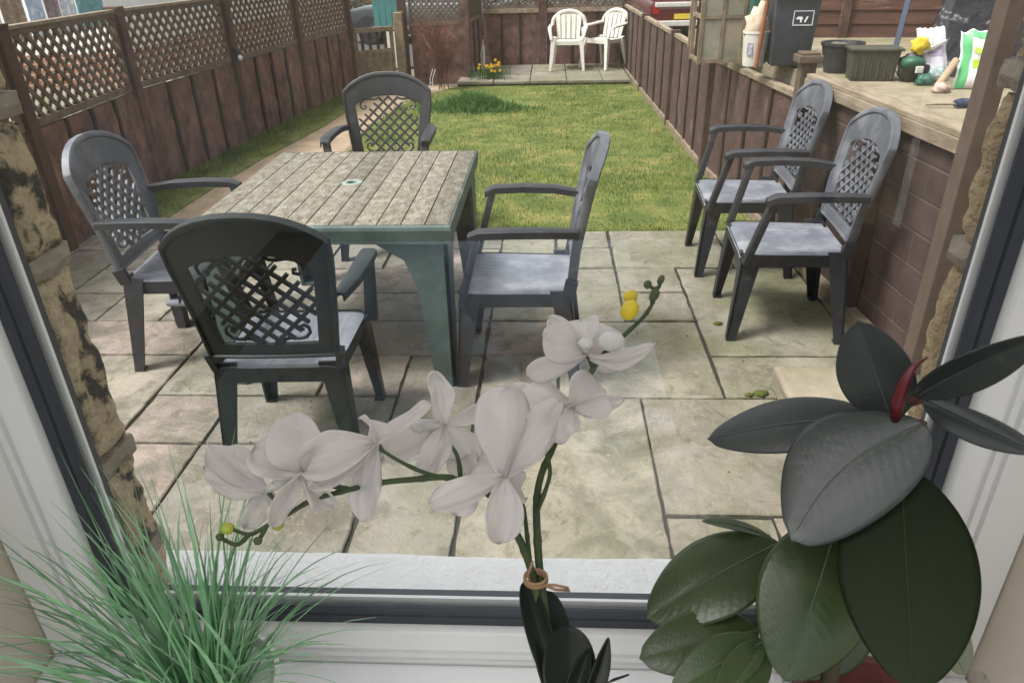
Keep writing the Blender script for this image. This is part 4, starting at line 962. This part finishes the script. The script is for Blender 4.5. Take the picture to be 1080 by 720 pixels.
car('dark grey car seen through the trellis behind the red twiggy shrub', (-2.5, 16.5, 0), 80, mat('grey_paint', (.04, .045, .05), None, 3, .3, spec=.6, coat=.5))
vn = thing('box_trailer', 'white topped trailer parked behind the maroon car at the far right', 'trailer', (3.0, 21.5, 0), R(4))
b = MB(); b.b2(-.9, .9, -.1, 1.8, .35, 1.1, bev=.04); b.build('body', M['whitepl'], vn)
b = MB(); b.b2(-.85, .85, -.15, -.102, .35, .5); b.build('tail_board', M['black'], vn)
for sx in (-1, 1): b = MB(); b.tube([(sx*.8, .8, .25), (sx*.95, .8, .25)], .25, 16); b.build('wheel', M['black'], vn)
# ================================================================== BEYOND THE LEFT FENCE
nb = thing('outbuilding', 'long low orange brick outbuilding with a white upper wall beyond the left trellis', 'building', (-6.4, 0, 0))
b = MB(); b.b2(0, -.2, 11.2, 29, -.1, .42); b.b2(-.2, -2.5, 28.8, 29, -.1, .42); b.b2(-.2, -2.5, 11.2, 11.4, -.1, .42); b.build('brick_base', M['redbrick'], nb)
b = MB(); b.b2(-.01, -2.49, 11.21, 28.99, .42, 2.2); b.build('white_wall', mat('render_white', (.78, .78, .76), (.7, .7, .68), 3, .9), nb)
b = MB(); b.add([(.25, 11, 2.12), (.25, 29.2, 2.12), (-2.7, 29.2, 2.9), (-2.7, 11, 2.9)], [(0, 1, 2, 3)]); o = b.build('roof', M['post'], nb); mo = o.modifiers.new('s', 'SOLIDIFY'); mo.thickness = .06
for y in (14.6, 18.2, 22.0):
    b = MB(); b.b2(-.008, .015, y, y+.7, 1.0, 1.7); w_ = b.build('window', mat('dark_pane', (.05, .055, .06), None, 9, .15, spec=.7), nb)
    f_ = MB(); f_.b2(.0, .03, y-.04, y, .96, 1.74); f_.b2(.0, .03, y+.7, y+.74, .96, 1.74); f_.b2(0, .03, y, y+.7, 1.7, 1.74); f_.b2(0, .03, y, y+.7, .96, 1.0); f_.build('frame', M['whitepl'], w_)
# loose things seen through the near trellis
cols = [((.55, .42, .40), 'pinkish white'), ((.30, .24, .18), 'brown'), ((.50, .58, .72), 'pale blue'), ((.28, .22, .24), 'dull purple'), ((.62, .68, .76), 'bluish white'), ((.15, .32, .33), 'teal')]
ln = MB(); ln.tube([(-5.5, 7.0, 1.44), (-5.5, 8.5, 1.41), (-5.5, 10.2, 1.44)], .004, 5); ln.build('washing_line', M['whitepl'], label='thin washing line strung beyond the near left trellis', cat='washing line')
yy = 7.25
for k, (c_, nm) in enumerate(cols):
    w_ = [.42, .36, .30, .25, .28, .5][k]; b = MB(); m_ = mat('cloth_%s' % nm.replace(' ', '_'), c_, tuple(x*.8 for x in c_), 12, .9, c3=tuple(min(.85, x*1.4) for x in c_), s3=20, t3=(.5, .6))
    b.grid(lambda i, j, y0=yy, w_=w_: Vector((-5.5+.03*math.sin(i*14+k), y0+w_*i, 1.42-.5*j)), 16, 8); o = b.build('hanging_cloth', m_, smooth=180, label='%s cloth hanging on the washing line beyond the left fence' % nm, cat='cloth'); mo = o.modifiers.new('s', 'SOLIDIFY'); mo.thickness = .006
    yy += w_+.05
rs = random.Random(21)
sb = MB()
for _ in range(420):
    x, y = rs.uniform(-5.9, -3.6), rs.uniform(3.8, 12); r = rs.uniform(.02, .07); sb.ball((x, y, r*.3-.03), (r, r*rs.uniform(.6, 1), r*.6), n=7, noise_amp=.4)
sb.build('white_pebbles', mat('pebble', (.62, .60, .57), (.4, .38, .35), 3, .8), kind='stuff', label='pale cobbles scattered over the yard beyond the left fence', cat='stones')
tg = thing('green_hut', 'narrow teal boarded hut front rising behind the open slatted garden gate', 'hut', (-2.75, 12.4, 0))
b = MB()
for k in range(5): b.b2(-.02+k*.1, .07+k*.1, 0, .03, .62, 2.0)
b.build('boards', mat('teal_paint', (.05, .20, .19), (.04, .15, .15), 9, .7), tg)
b = MB(); b.b2(-.05, .52, -.01, .04, .56, .62); b.build('ledge', M['rail'], tg)
b = MB()
for k in range(3): b.b2(.13+k*.13, .21+k*.13, -.02, .0, 0, .54)
b.build('white_pickets', M['whitepl'], tg)
hd = thing('boundary_hedge', 'grey green hedge running along beyond the back fence', 'hedge', (0, 20.5, 0))
b = MB(); rs = random.Random(5); 
for _ in range(9000):
    c = Vector((rs.uniform(-9, 7), rs.gauss(0, .35), rs.uniform(0, 1.7)+.15*noise.noise(Vector((rs.random(), 0, 0))))); a = rs.uniform(0, 6.28); r_ = rs.uniform(.03, .07); e = Vector((math.cos(a), math.sin(a)*.5, rs.uniform(-1, 1)))*r_; f_ = e.cross(Vector((rs.random(), .8, .4))).normalized()*r_*.6
    b.add([c-e, c+f_, c+e, c-f_], [(0, 1, 2, 3)])
b.build('foliage', mat('hedge_leaf', (.07, .10, .06), (.11, .14, .1), 2, .7, trans=.2), hd)
b = MB()
for k in range(12): b.tube([(-8.5+k*1.35, 0, 0), (-8.4+k*1.35, 0, 1.4)], [.05, .02], 6)
b.build('stems', M['post'], hd)


# ================================================================== INDOOR PLANTS
CAM = Vector((0, 0, CAM_H))
def frame(B, T_, roll=0, hint=None):
    d = (T_-B); L_ = d.length; d /= L_; mid = (B+T_)/2
    n = (hint or (CAM-mid)); n = (n-n.dot(d)*d).normalized(); n = Matrix.Rotation(R(roll), 3, d) @ n
    return d, n, n.cross(d), L_
def leafmesh(B, T_, w, roll=0, arch=.0, cup=.0, prof='ficus', nu=20, nv=40, ripple=0, hint=None, tipdrop=0, fold=0, wave=0, seed=0, bow=0, th=.0008):
    d, n, s, L_ = frame(B, T_, roll, hint); b = MB()
    def hw(t):
        if prof == 'ficus': return max(0, 4*t*(1-t))**.62*(1.05-.22*t**3)*(1 if t < .955 else (.25+.75*(1-t)/.045))
        if prof in ('round', 'sepal'):
            pk, b0 = (.54, .22) if prof == 'round' else (.62, .30)
            if t > pk: return max(0, 1-((t-pk)/(1-pk))**2.3)**.5
            return b0+(1-b0)*math.sin(math.pi/2*t/pk)**1.1
        if prof == 'long': return max(0, math.sin(math.pi*t**1.05))**.8
    def mid(t): return B+d*(L_*t)+n*(arch*math.sin(math.pi*t)-tipdrop*t*t)+s*(bow*math.sin(math.pi*t))
    def fn(i, j):
        u = -1+2*i; t = j; h = w/2*hw(t)
        z = cup*(u*u)*hw(t)-fold*(1-abs(u))*hw(t)
        z += ripple*math.sin(2*math.pi*(t*15-abs(u)*3.2))*hw(t)*min(1, abs(u)*4)*(1-abs(u)**6)
        if wave: z += .00045*math.cos(u*math.pi*9+math.sin(t*9+seed))*min(1, t*3)*(1-t)+.0016*(abs(u)**3)*math.sin(t*11+seed*2+u*3)
        z += wave*noise.noise(Vector((u*1.7, t*2.5, seed)))*abs(u)
        return mid(t)+s*(h*u)+n*z
    b.grid(fn, nu, nv); return b, (lambda t, off=0: mid(t)+n*(off-fold*hw(t)))
def solid(o, t=.0008):
    m_ = o.modifiers.new('thickness', 'SOLIDIFY'); m_.thickness = t; m_.offset = 0
rg = MB(); rg.b2(-1.35, .45, -3.0, -.75, .1215, .129)  # unseen floor sheet added for the bluish haze it reflects in the pane
rg.build('floor_reflector', mat('pale_blue_reflector', (.50, .60, .72), (.42, .52, .64), 12, .9), label='pale blue rug added on the room floor to reflect a bluish haze in the glass', cat='reflector')
# ---- rubber plant
mleaf = mat('ficus_leaf', (.048, .070, .024), (.028, .046, .016), 9, .30, .05, 120, c3=(.075, .095, .045), s3=14, t3=(.58, .8), spec=.45)
mleaf_shade = mat('ficus_leaf_shade', (.009, .016, .004), (.006, .011, .003), 5, .6, .03, 200, c3=(.10, .02, .012), s3=9, t3=(.74, .78), spec=.14)  # shade on the big hanging leaf put into a darker base green
mleaf_sheen = mat('ficus_leaf_sheen', (.046, .054, .050), (.030, .037, .033), 9, .38, .05, 120, spec=.55, c3=(.095, .105, .10), s3=18, t3=(.58, .78))  # sky sheen on the upturned leaves put into a greyer base colour
mrib = mat('ficus_rib', (.075, .10, .045), None, 30, .5); mrib_shade = mat('ficus_rib_shade', (.022, .034, .010), None, 30, .6, spec=.2); mrib_sheen = mat('ficus_rib_sheen', (.085, .095, .08), None, 30, .5)  # second and third ribs match the painted shade and sheen of their leaves
mpale = mat('ficus_underside', (.22, .24, .16), (.18, .20, .13), 8, .6)
mred = mat('red_sheath', (.13, .005, .012), (.08, .004, .008), 8, .35, spec=.6)
fc = thing('rubber_plant', 'rubber plant with broad dark leathery leaves standing on the right of the window sill', 'plant', (.262, .36, 1.0))
fo_ = Vector((.262, .36, 1.0))
def leaf(bp, tp_, wpx, mm_, **k):
    B, T_ = W(*bp)-fo_, W(*tp_)-fo_; dep = (bp[2]+tp_[2])/2
    k.setdefault('hint', CAM-fo_-(B+T_)/2)
    b, mid = leafmesh(B, T_, wpx*dep/F_PX, **k); o = b.build('leaf', mm_, fc, smooth=180); solid(o)
    r = MB(); r.tube([mid(t/14, .0006) for t in range(0, 14)], [.0011-.0008*t/14 for t in range(0, 14)], 6); r.build('midrib', {id(mpale): mpale, id(mleaf_shade): mrib_shade, id(mleaf_sheen): mrib_sheen}.get(id(mm_), mrib), o, smooth=180); return o
leaf((940, 444, .52), (905, 338, .50), 72, mleaf_sheen, roll=-10, cup=.004, ripple=.0006, fold=.002)
leaf((966, 418, .50), (1100, 352, .40), 46, mleaf_sheen, roll=30, cup=.004, ripple=.0004, fold=.003)
leaf((975, 421, .50), (1096, 478, .42), 42, mleaf_sheen, roll=-38, cup=-.004, ripple=.0004)
leaf((925, 440, .55), (746, 463, .60), 62, mleaf_sheen, roll=28, arch=.010, cup=-.004, ripple=.0006, fold=.002)
leaf((976, 446, .49), (834, 570, .50), 114, mleaf_sheen, roll=8, bow=-.012, arch=.006, cup=-.006, ripple=.0007, fold=.004)
leaf((950, 492, .50), (964, 730, .44), 132, mleaf_shade, roll=-4, cup=-.004, ripple=.0006, fold=.002)
leaf((884, 548, .56), (828, 718, .53), 112, mleaf, roll=-12, arch=.008, cup=-.006, ripple=.0009, fold=.003)
leaf((822, 572, .60), (682, 652, .60), 84, mleaf, roll=20, arch=.010, cup=-.004, ripple=.0008, fold=.003)
leaf((812, 566, .61), (740, 549, .62), 16, mleaf, roll=50, arch=.004)
leaf((800, 664, .58), (674, 694, .57), 66, mleaf, roll=10, arch=.008, cup=-.004, ripple=.0006, fold=.003)
leaf((806, 676, .55), (708, 730, .53), 52, mleaf, roll=12, arch=.008, ripple=.0006, fold=.003)
leaf((808, 678, .55), (756, 748, .51), 46, mleaf, roll=-10, arch=.004, ripple=.0006, fold=.003)
leaf((908, 622, .60), (838, 712, .59), 84, mleaf, roll=-18, ripple=.0006, fold=.002)
leaf((893, 655, .60), (898, 545, .60), 34, mpale, roll=10, fold=.002)
leaf((985, 640, .57), (1018, 712, .56), 40, mpale, roll=-20, cup=.003)
b = MB(); stm = [W(872, 735, .585)-fo_, W(880, 690, .585)-fo_, W(886, 640, .58)-fo_, W(896, 590, .565)-fo_, W(912, 530, .545)-fo_, W(930, 480, .53)-fo_, W(944, 446, .522)-fo_, W(947, 425, .52)-fo_]
b.tube(stm, [.0065, .0062, .006, .0055, .005, .0048, .0045, .004], 10); b.build('stem', mat('brown_stem', (.10, .07, .045), (.07, .08, .04), 30, .7), fc, smooth=180)
b = MB()
for (a_, c_) in (((947, 437, .52), (940, 444, .52)), ((947, 432, .52), (967, 418, .50)), ((947, 434, .52), (976, 421, .50)), ((944, 446, .522), (975, 447, .49)), ((932, 476, .53), (950, 493, .50)), ((935, 462, .53), (925, 440, .55)), ((910, 535, .545), (884, 550, .56)), ((898, 590, .565), (822, 574, .60)), ((890, 630, .58), (800, 664, .58)), ((888, 640, .58), (806, 676, .55)), ((888, 640, .58), (808, 680, .55)), ((890, 625, .58), (908, 622, .60)), ((884, 665, .585), (893, 655, .60)), ((890, 620, .58), (985, 640, .57))):
    p_, q_ = W(*a_)-fo_, W(*c_)-fo_; b.tube([p_, (p_+q_)/2+Vector((0, 0, .002)), q_], .0024, 7)
b.build('petioles', mat('leaf_stalk', (.14, .03, .025), (.09, .06, .03), 30, .5), fc, smooth=180)
b = MB(); b.tube([W(944, 444, .50)-fo_, W(947, 424, .49)-fo_, W(953, 404, .485)-fo_, W(963, 387, .48)-fo_, W(978, 377, .48)-fo_], [.003, .0044, .0036, .0022, .0005], 12); b.build('leaf_sheath', mred, fc, smooth=180)
b = MB(); b.lathe([(0, .004), (.055, .004), (.058, .01), (.072, .085), (.078, .087), (.078, .108), (.071, .108), (.068, .092), (.0, .088)], n=40); o = b.build('pot', mat('plum_pot', (.16, .05, .045), (.11, .035, .03), 14, .35, spec=.6), fc, smooth=50); b2_ = MB(); b2_.ball((0, 0, .086), (.066, .066, .008), n=20, noise_amp=.5); b2_.build('soil', M['earth'], o, smooth=180)
# crinkled clear wrapping round the pot
def clear_film():
    m = glass_mat('clear_film', (.97, .97, .97), 3.0); return m
b = MB()
def fw(i, j):
    a = i*2*math.pi; r = .074+.014*j+.007*noise.noise(Vector((math.cos(a)*4, math.sin(a)*4, j*3)))+.006*j*math.sin(a*17); z = .004+.135*j+.012*j*math.sin(a*5+1)
    return Vector((r*math.cos(a), r*math.sin(a), z))
b.grid(fw, 160, 20); b.build('wrapping', clear_film(), fc, smooth=180)

# ---- orchid
OR = Vector((W(575, 722, .60).x, .335, 1.0))
orc = thing('orchid', 'white orchid with arching dark stems standing on the sill in the middle of the window', 'orchid', OR)
mpet = mat('white_petal', (.90, .87, .85), (.84, .80, .785), 22, .5, .2, 160, spec=.4, trans=.58)
mlip = mat('white_lip', (.84, .82, .79), None, 30, .5, trans=.2); myb = mat('yellow_bud', (.78, .58, .02), (.62, .50, .05), 40, .55); mgb = mat('green_bud', (.06, .09, .035), (.10, .13, .05), 60, .6); mlg = mat('lime_bud', (.42, .46, .06), (.28, .36, .05), 30, .5)
mst = mat('orchid_stem', (.055, .085, .03), (.035, .055, .02), 50, .55)
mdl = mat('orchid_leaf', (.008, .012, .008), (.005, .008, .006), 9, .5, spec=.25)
OD = .56
def flower(center, petals, lip=None, seed=0):
    C0 = W(*center)-OR; root = None; rf = random.Random(seed*5+2); cols_ = []
    for k, pt in enumerate(petals):
        (tx, ty, dz, wpx) = pt[:4]; roll = pt[4] if len(pt) > 4 else 0; prof = pt[5] if len(pt) > 5 else 'sepal'; cup = pt[6] if len(pt) > 6 else .006
        T_ = W(tx, ty, center[2]+dz)-OR; dep = center[2]+dz/2
        b, mid = leafmesh(C0, T_, wpx*(.80 if prof == 'round' else .74)*dep/F_PX, roll=roll+rf.uniform(-14, 14), arch=.0035*((k*37+seed) % 5-2)+.002, tipdrop=.010*((k*13+seed*7) % 4-.6), cup=cup*rf.uniform(-.6, 2.4), prof=prof, nu=26, nv=30, wave=.012, seed=seed*3.1+k*1.7, hint=CAM-OR-C0, ripple=0)
        if root is None: root = b.build('flower', mpet, orc, smooth=180); solid(root, .0007)
        else: o = b.build('petal', mpet, root, smooth=180); solid(o, .0007)
    if lip:
        L0 = W(lip[0], lip[1], center[2]+(lip[2] if len(lip) > 2 else -.01))-OR; b = MB(); r = .0055
        b.ball(L0, (r*1.2, r, r*.8), n=12, noise_amp=.2); b.tube([C0, (C0+L0)/2, L0], [.003, .004, .004], 8); b.build('lip', mlip, root, smooth=180)
    return root
flower((281, 517, .575), [(211, 500, -.015, 52, -10, 'round', .010), (220, 474, .020, 48, 25, 'round', .008), (258, 556, .015, 34, 20), (312, 552, .02, 30, 30), (322, 500, .03, 26)], (296, 508), 1)
flower((319, 498, .56), [(268, 466, .0, 78, 14, 'round', .012), (303, 450, -.012, 76, -12, 'round', .010), (281, 551, -.014, 38, -16), (352, 536, .016, 32, 20), (360, 495, .02, 30)], (330, 512, .01), 2)
flower((395, 468, .565), [(316, 496, -.01, 58, 12, 'round', .008), (326, 513, -.024, 40, -10, 'sepal'), (398, 434, .01, 34, 26, 'round'), (386, 546, .022, 42, 12, 'round'), (452, 424, -.01, 28, -12)], (385, 505, .02), 3)
flower((468, 448, .585), [(453, 392, .0, 34, 8, 'sepal', .005), (404, 476, .02, 52, 18, 'round'), (450, 507, -.012, 40, -14, 'round'), (530, 420, .0, 34, -30), (500, 486, .03, 50, 20, 'round')], (441, 450, .0), 4)
flower((531, 503, .545), [(540, 417, -.01, 80, 6, 'round', -.012), (451, 531, -.02, 42, -18, 'sepal', .010), (527, 574, -.008, 50, 4, 'round', .006), (566, 522, .02, 50, -24, 'round'), (470, 500, .035, 56, 20, 'round'), (590, 425, .03, 52, -10, 'round')], None, 5)
flower((497, 512, .60), [(478, 546, .0, 42, 10, 'round'), (480, 468, .0, 40, 0, 'round'), (534, 470, .02, 40, 0, 'round')], None, 6)
flower((602, 428, .575), [(545, 425, .0, 60, -8, 'round', .01), (632, 402, .0, 70, 6, 'round', .012), (645, 434, -.02, 28, 22, 'sepal'), (592, 470, -.01, 44, 20, 'round'), (536, 404, .02, 36, 14)], None, 7)
flower((618, 372, .59), [(569, 356, -.01, 52, 20, 'round'), (577, 334, .015, 30, 0, 'sepal'), (668, 352, .02, 74, -8, 'round', -.012), (686, 384, -.012, 28, 30, 'sepal'), (553, 398, -.02, 34, 16), (612, 336, .02, 52, 0, 'round')], (618, 362, -.012), 8)
b = MB(); c = W(645, 360, .572)-OR; b.ball(c, (.0105, .006, .0085), n=20); b.build('petal', mlip, orc, smooth=180)
def bud(px, py, dz, r, m, sy=1.4, ang=0):
    c = W(px, py, OD+dz)-OR; b = MB(); rot = Matrix.Rotation(R(ang), 3, 'Y'); b.ball(c, (r, r*.9, r*sy), rot, n=14, noise_amp=.12); b.build('bud', m, orc, smooth=180)
bud(664, 327, .02, .0072, myb, 1.25, 20); bud(665, 313, .03, .0058, myb, 1.0, 0)
bud(690, 311, .03, .0040, mgb, 1.5, 20); bud(683, 300, .03, .0034, mgb, 1.1, 0); bud(697, 295, .03, .0028, mgb, 1.6, 20)
bud(240, 557, .0, .0055, mlg, .8, 0); bud(293, 552, .0, .0055, mlg, .9, -40); bud(232, 566, .0, .0034, mgb, .9); bud(272, 570, .0, .0036, mgb, .9)
def stem(pts, r, name='stem', m=None):
    P_ = [W(*p)-OR for p in pts]; out = []
    for i in range(len(P_)-1):
        p0, p1, p2, p3 = P_[max(0, i-1)], P_[i], P_[i+1], P_[min(len(P_)-1, i+2)]
        for k in range(6):
            t = k/6; out.append(.5*((2*p1)+(-p0+p2)*t+(2*p0-5*p1+4*p2-p3)*t*t+(-p0+3*p1-3*p2+p3)*t*t*t))
    out.append(P_[-1]); n_ = len(out); b = MB(); b.tube(out, [(r[0]+(r[1]-r[0])*i/(n_-1))*(1+.18*(i % 7 == 3)) for i in range(n_)], 8); return b.build(name, m or mst, orc, smooth=180)
S1 = [(583, 760, .52), (578, 715, .555), (571, 660, .58), (564, 615, .59), (553, 580, .59), (541, 556, .59), (528, 533, .59), (508, 516, .588), (486, 508, .582), (470, 503, .575), (440, 505, .57), (400, 509, .568), (365, 517, .567), (330, 527, .567), (305, 541, .566), (280, 555, .563), (263, 563, .56), (243, 557, .56)]
S2 = [(590, 760, .525), (583, 715, .56), (577, 660, .582), (570, 610, .595), (567, 570, .595), (566, 530, .59), (571, 500, .588), (584, 470, .587), (598, 437, .588), (614, 408, .59), (626, 388, .592), (640, 370, .595), (662, 350, .595), (678, 335, .592), (688, 320, .59), (691, 308, .59)]
S3 = [(586, 760, .54), (574, 700, .57), (566, 640, .592), (560, 600, .597), (556, 565, .597), (553, 540, .597), (548, 520, .597)]
stem(S1, (.0038, .0014)); stem(S2, (.0040, .0014)); stem(S3, (.0026, .0016))
for q in ([(490, 508, .583), (453, 500, .57), (425, 488, .566), (400, 473, .565)], [(367, 515, .567), (345, 511, .563), (330, 503, .56), (319, 498, .56)], [(300, 543, .565), (292, 530, .57), (281, 517, .575)], [(263, 563, .56), (250, 574, .56), (233, 567, .56)],
          [(280, 556, .563), (275, 566, .562), (272, 570, .56)], [(486, 508, .582), (482, 480, .58), (468, 462, .585)], [(545, 560, .59), (540, 530, .56), (531, 505, .548)], [(584, 470, .587), (592, 450, .58), (602, 430, .575)], [(688, 320, .59), (690, 306, .59), (683, 301, .59)], [(690, 306, .59), (695, 302, .59), (697, 296, .59)], [(626, 388, .592), (622, 380, .59), (618, 372, .59)], [(566, 540, .59), (580, 500, .575), (574, 470, .57)]):
    stem(q, (.0021, .0013), 'flower_stalk')
b = MB(); c = W(565, 610, .585)-OR
for k in range(3): b.tube([c+Vector((.009*math.cos(a), .008*math.sin(a), .0022*k-.002)) for a in [math.pi*2*i/16 for i in range(17)]], .0012, 6, caps=False)
b.tube([c+Vector((.006, -.006, 0)), c+Vector((.016, -.008, -.003)), c+Vector((.027, -.004, -.008))], .0012, 6); b.tube([c+Vector((.006, -.006, 0)), c+Vector((.015, -.008, .002)), c+Vector((.026, -.006, -.003))], .0011, 6)
b.tube([c+Vector((-.004, -.004, .0)), c+Vector((-.006, -.008, .012)), c+Vector((-.002, -.009, .028))], .0011, 6)
b.build('raffia_tie', mat('raffia', (.36, .22, .12), None, 60, .8), orc, smooth=180)
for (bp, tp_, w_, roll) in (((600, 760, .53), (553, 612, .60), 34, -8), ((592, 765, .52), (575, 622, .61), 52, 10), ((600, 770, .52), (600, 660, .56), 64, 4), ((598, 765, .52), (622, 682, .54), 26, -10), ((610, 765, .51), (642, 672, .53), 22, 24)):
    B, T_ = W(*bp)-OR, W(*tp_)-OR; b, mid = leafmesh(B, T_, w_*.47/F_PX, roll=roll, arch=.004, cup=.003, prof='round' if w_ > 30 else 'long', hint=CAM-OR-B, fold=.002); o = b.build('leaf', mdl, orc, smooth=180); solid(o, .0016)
b = MB(); b.tube([W(655, 735, .52)-OR, W(636, 722, .525)-OR, W(648, 716, .525)-OR, W(663, 711, .53)-OR], [.001, .0016, .0012, .0007], 6); b.build('aerial_root', mdl, orc, smooth=180)
b = MB(); b.lathe([(0, .002), (.038, .002), (.050, .065), (.053, .068), (.048, .068), (.045, .060), (0, .058)], n=36); o = b.build('pot', mat('white_ceramic', (.75, .75, .73), None, 9, .2, spec=.6), orc, smooth=50)
b = MB(); b.ball((0, 0, .057), (.043, .043, .006), n=20, noise_amp=.08); b.build('bark', M['earth'], o, smooth=180)
# connect stems to the compost
b = MB()
for (px, py, dp) in ((583, 760, .52), (590, 760, .525), (586, 760, .54)):
    q = W(px, py, dp)-OR; b.tube([q, (q+Vector((0, 0, .055)))*.5, Vector((.006*math.cos(px), .006*math.sin(px), .058))], .0036, 8)
b.build('stem_base', mst, orc, smooth=180)

# ---- grass plant
GO = Vector((-.298, .395, 1.0))
gp_ = thing('grass_plant', 'artificial grass plant with a dense spray of fine green blades at the lower left', 'plant', GO)
rs = random.Random(99); b = MB()
for k in range(310):
    a = rs.uniform(0, 6.283); r0 = .035*math.sqrt(rs.random()); B = Vector((r0*math.cos(a), r0*math.sin(a), .085))
    out_ = rs.uniform(0, 1)**.75; a2 = a+rs.gauss(0, .55); L_ = rs.uniform(.14, .27)*(1-.12*out_)
    tilt = .08+out_*.78; d = Vector((math.sin(tilt)*math.cos(a2)*(1.12 if math.cos(a2) < 0 else .78), math.sin(tilt)*math.sin(a2)*.8, math.cos(tilt)))
    if d.y > .32: d.y = .32
    droop = rs.uniform(.02, .12)*(.3+out_)*(L_/.25); n_ = 9; pts = []
    side = Vector((-math.sin(a2), math.cos(a2), 0)); sw_ = rs.gauss(0, .012)
    for i in range(n_):
        t = i/(n_-1); p = B+d*(L_*t)+Vector((0, 0, -droop*t**2.4))+side*sw_*t*t+Vector((math.cos(a2), math.sin(a2)*.6, 0))*droop*.45*t*t
        yl = .527-.006-GO.y
        if p.y > yl-.01: p.y = yl-.01-.002*rs.random()
        if p.x < VX0+.004-GO.x: p.x = VX0+.004-GO.x+.001*rs.random()
        pts.append(p)
    w0 = rs.uniform(.0006, .0017) if rs.random() < .82 else rs.uniform(.002, .0031); vs = []
    for i, p in enumerate(pts):
        t = i/(n_-1); w_ = w0*(1-t**1.6)+.00012; tw = side*math.cos(.8*t+k)+Vector((0, 0, .35))*math.sin(k) ; tw.normalize(); vs += [p-tw*w_, p+Vector((0, 0, -w_*.35)), p+tw*w_]
    tn = rs.random()+.01
    b.add(vs, [(i*3+j, i*3+j+1, (i+1)*3+j+1, (i+1)*3+j) for i in range(n_-1) for j in (0, 1)], 0, tn)
b.build('foliage', mat('artificial_grass', (.13, .34, .14), (.36, .56, .36), 14, .42, c3=(.22, .38, .24), s3=25, t3=(.62, .75), spec=.5, trans=.25, tint=.45), gp_, smooth=180)
b = MB(); b.lathe([(0, .002), (.045, .002), (.05, .006), (.062, .095), (.066, .098), (.062, .10), (.057, .092), (0, .084)], n=40); o = b.build('pot', mat('pale_pot', (.66, .66, .62), (.58, .58, .55), 20, .4), gp_, smooth=50)
b = MB(); b.ball((0, 0, .084), (.054, .054, .006), n=20, noise_amp=.08); b.build('soil', M['earth'], o, smooth=180)
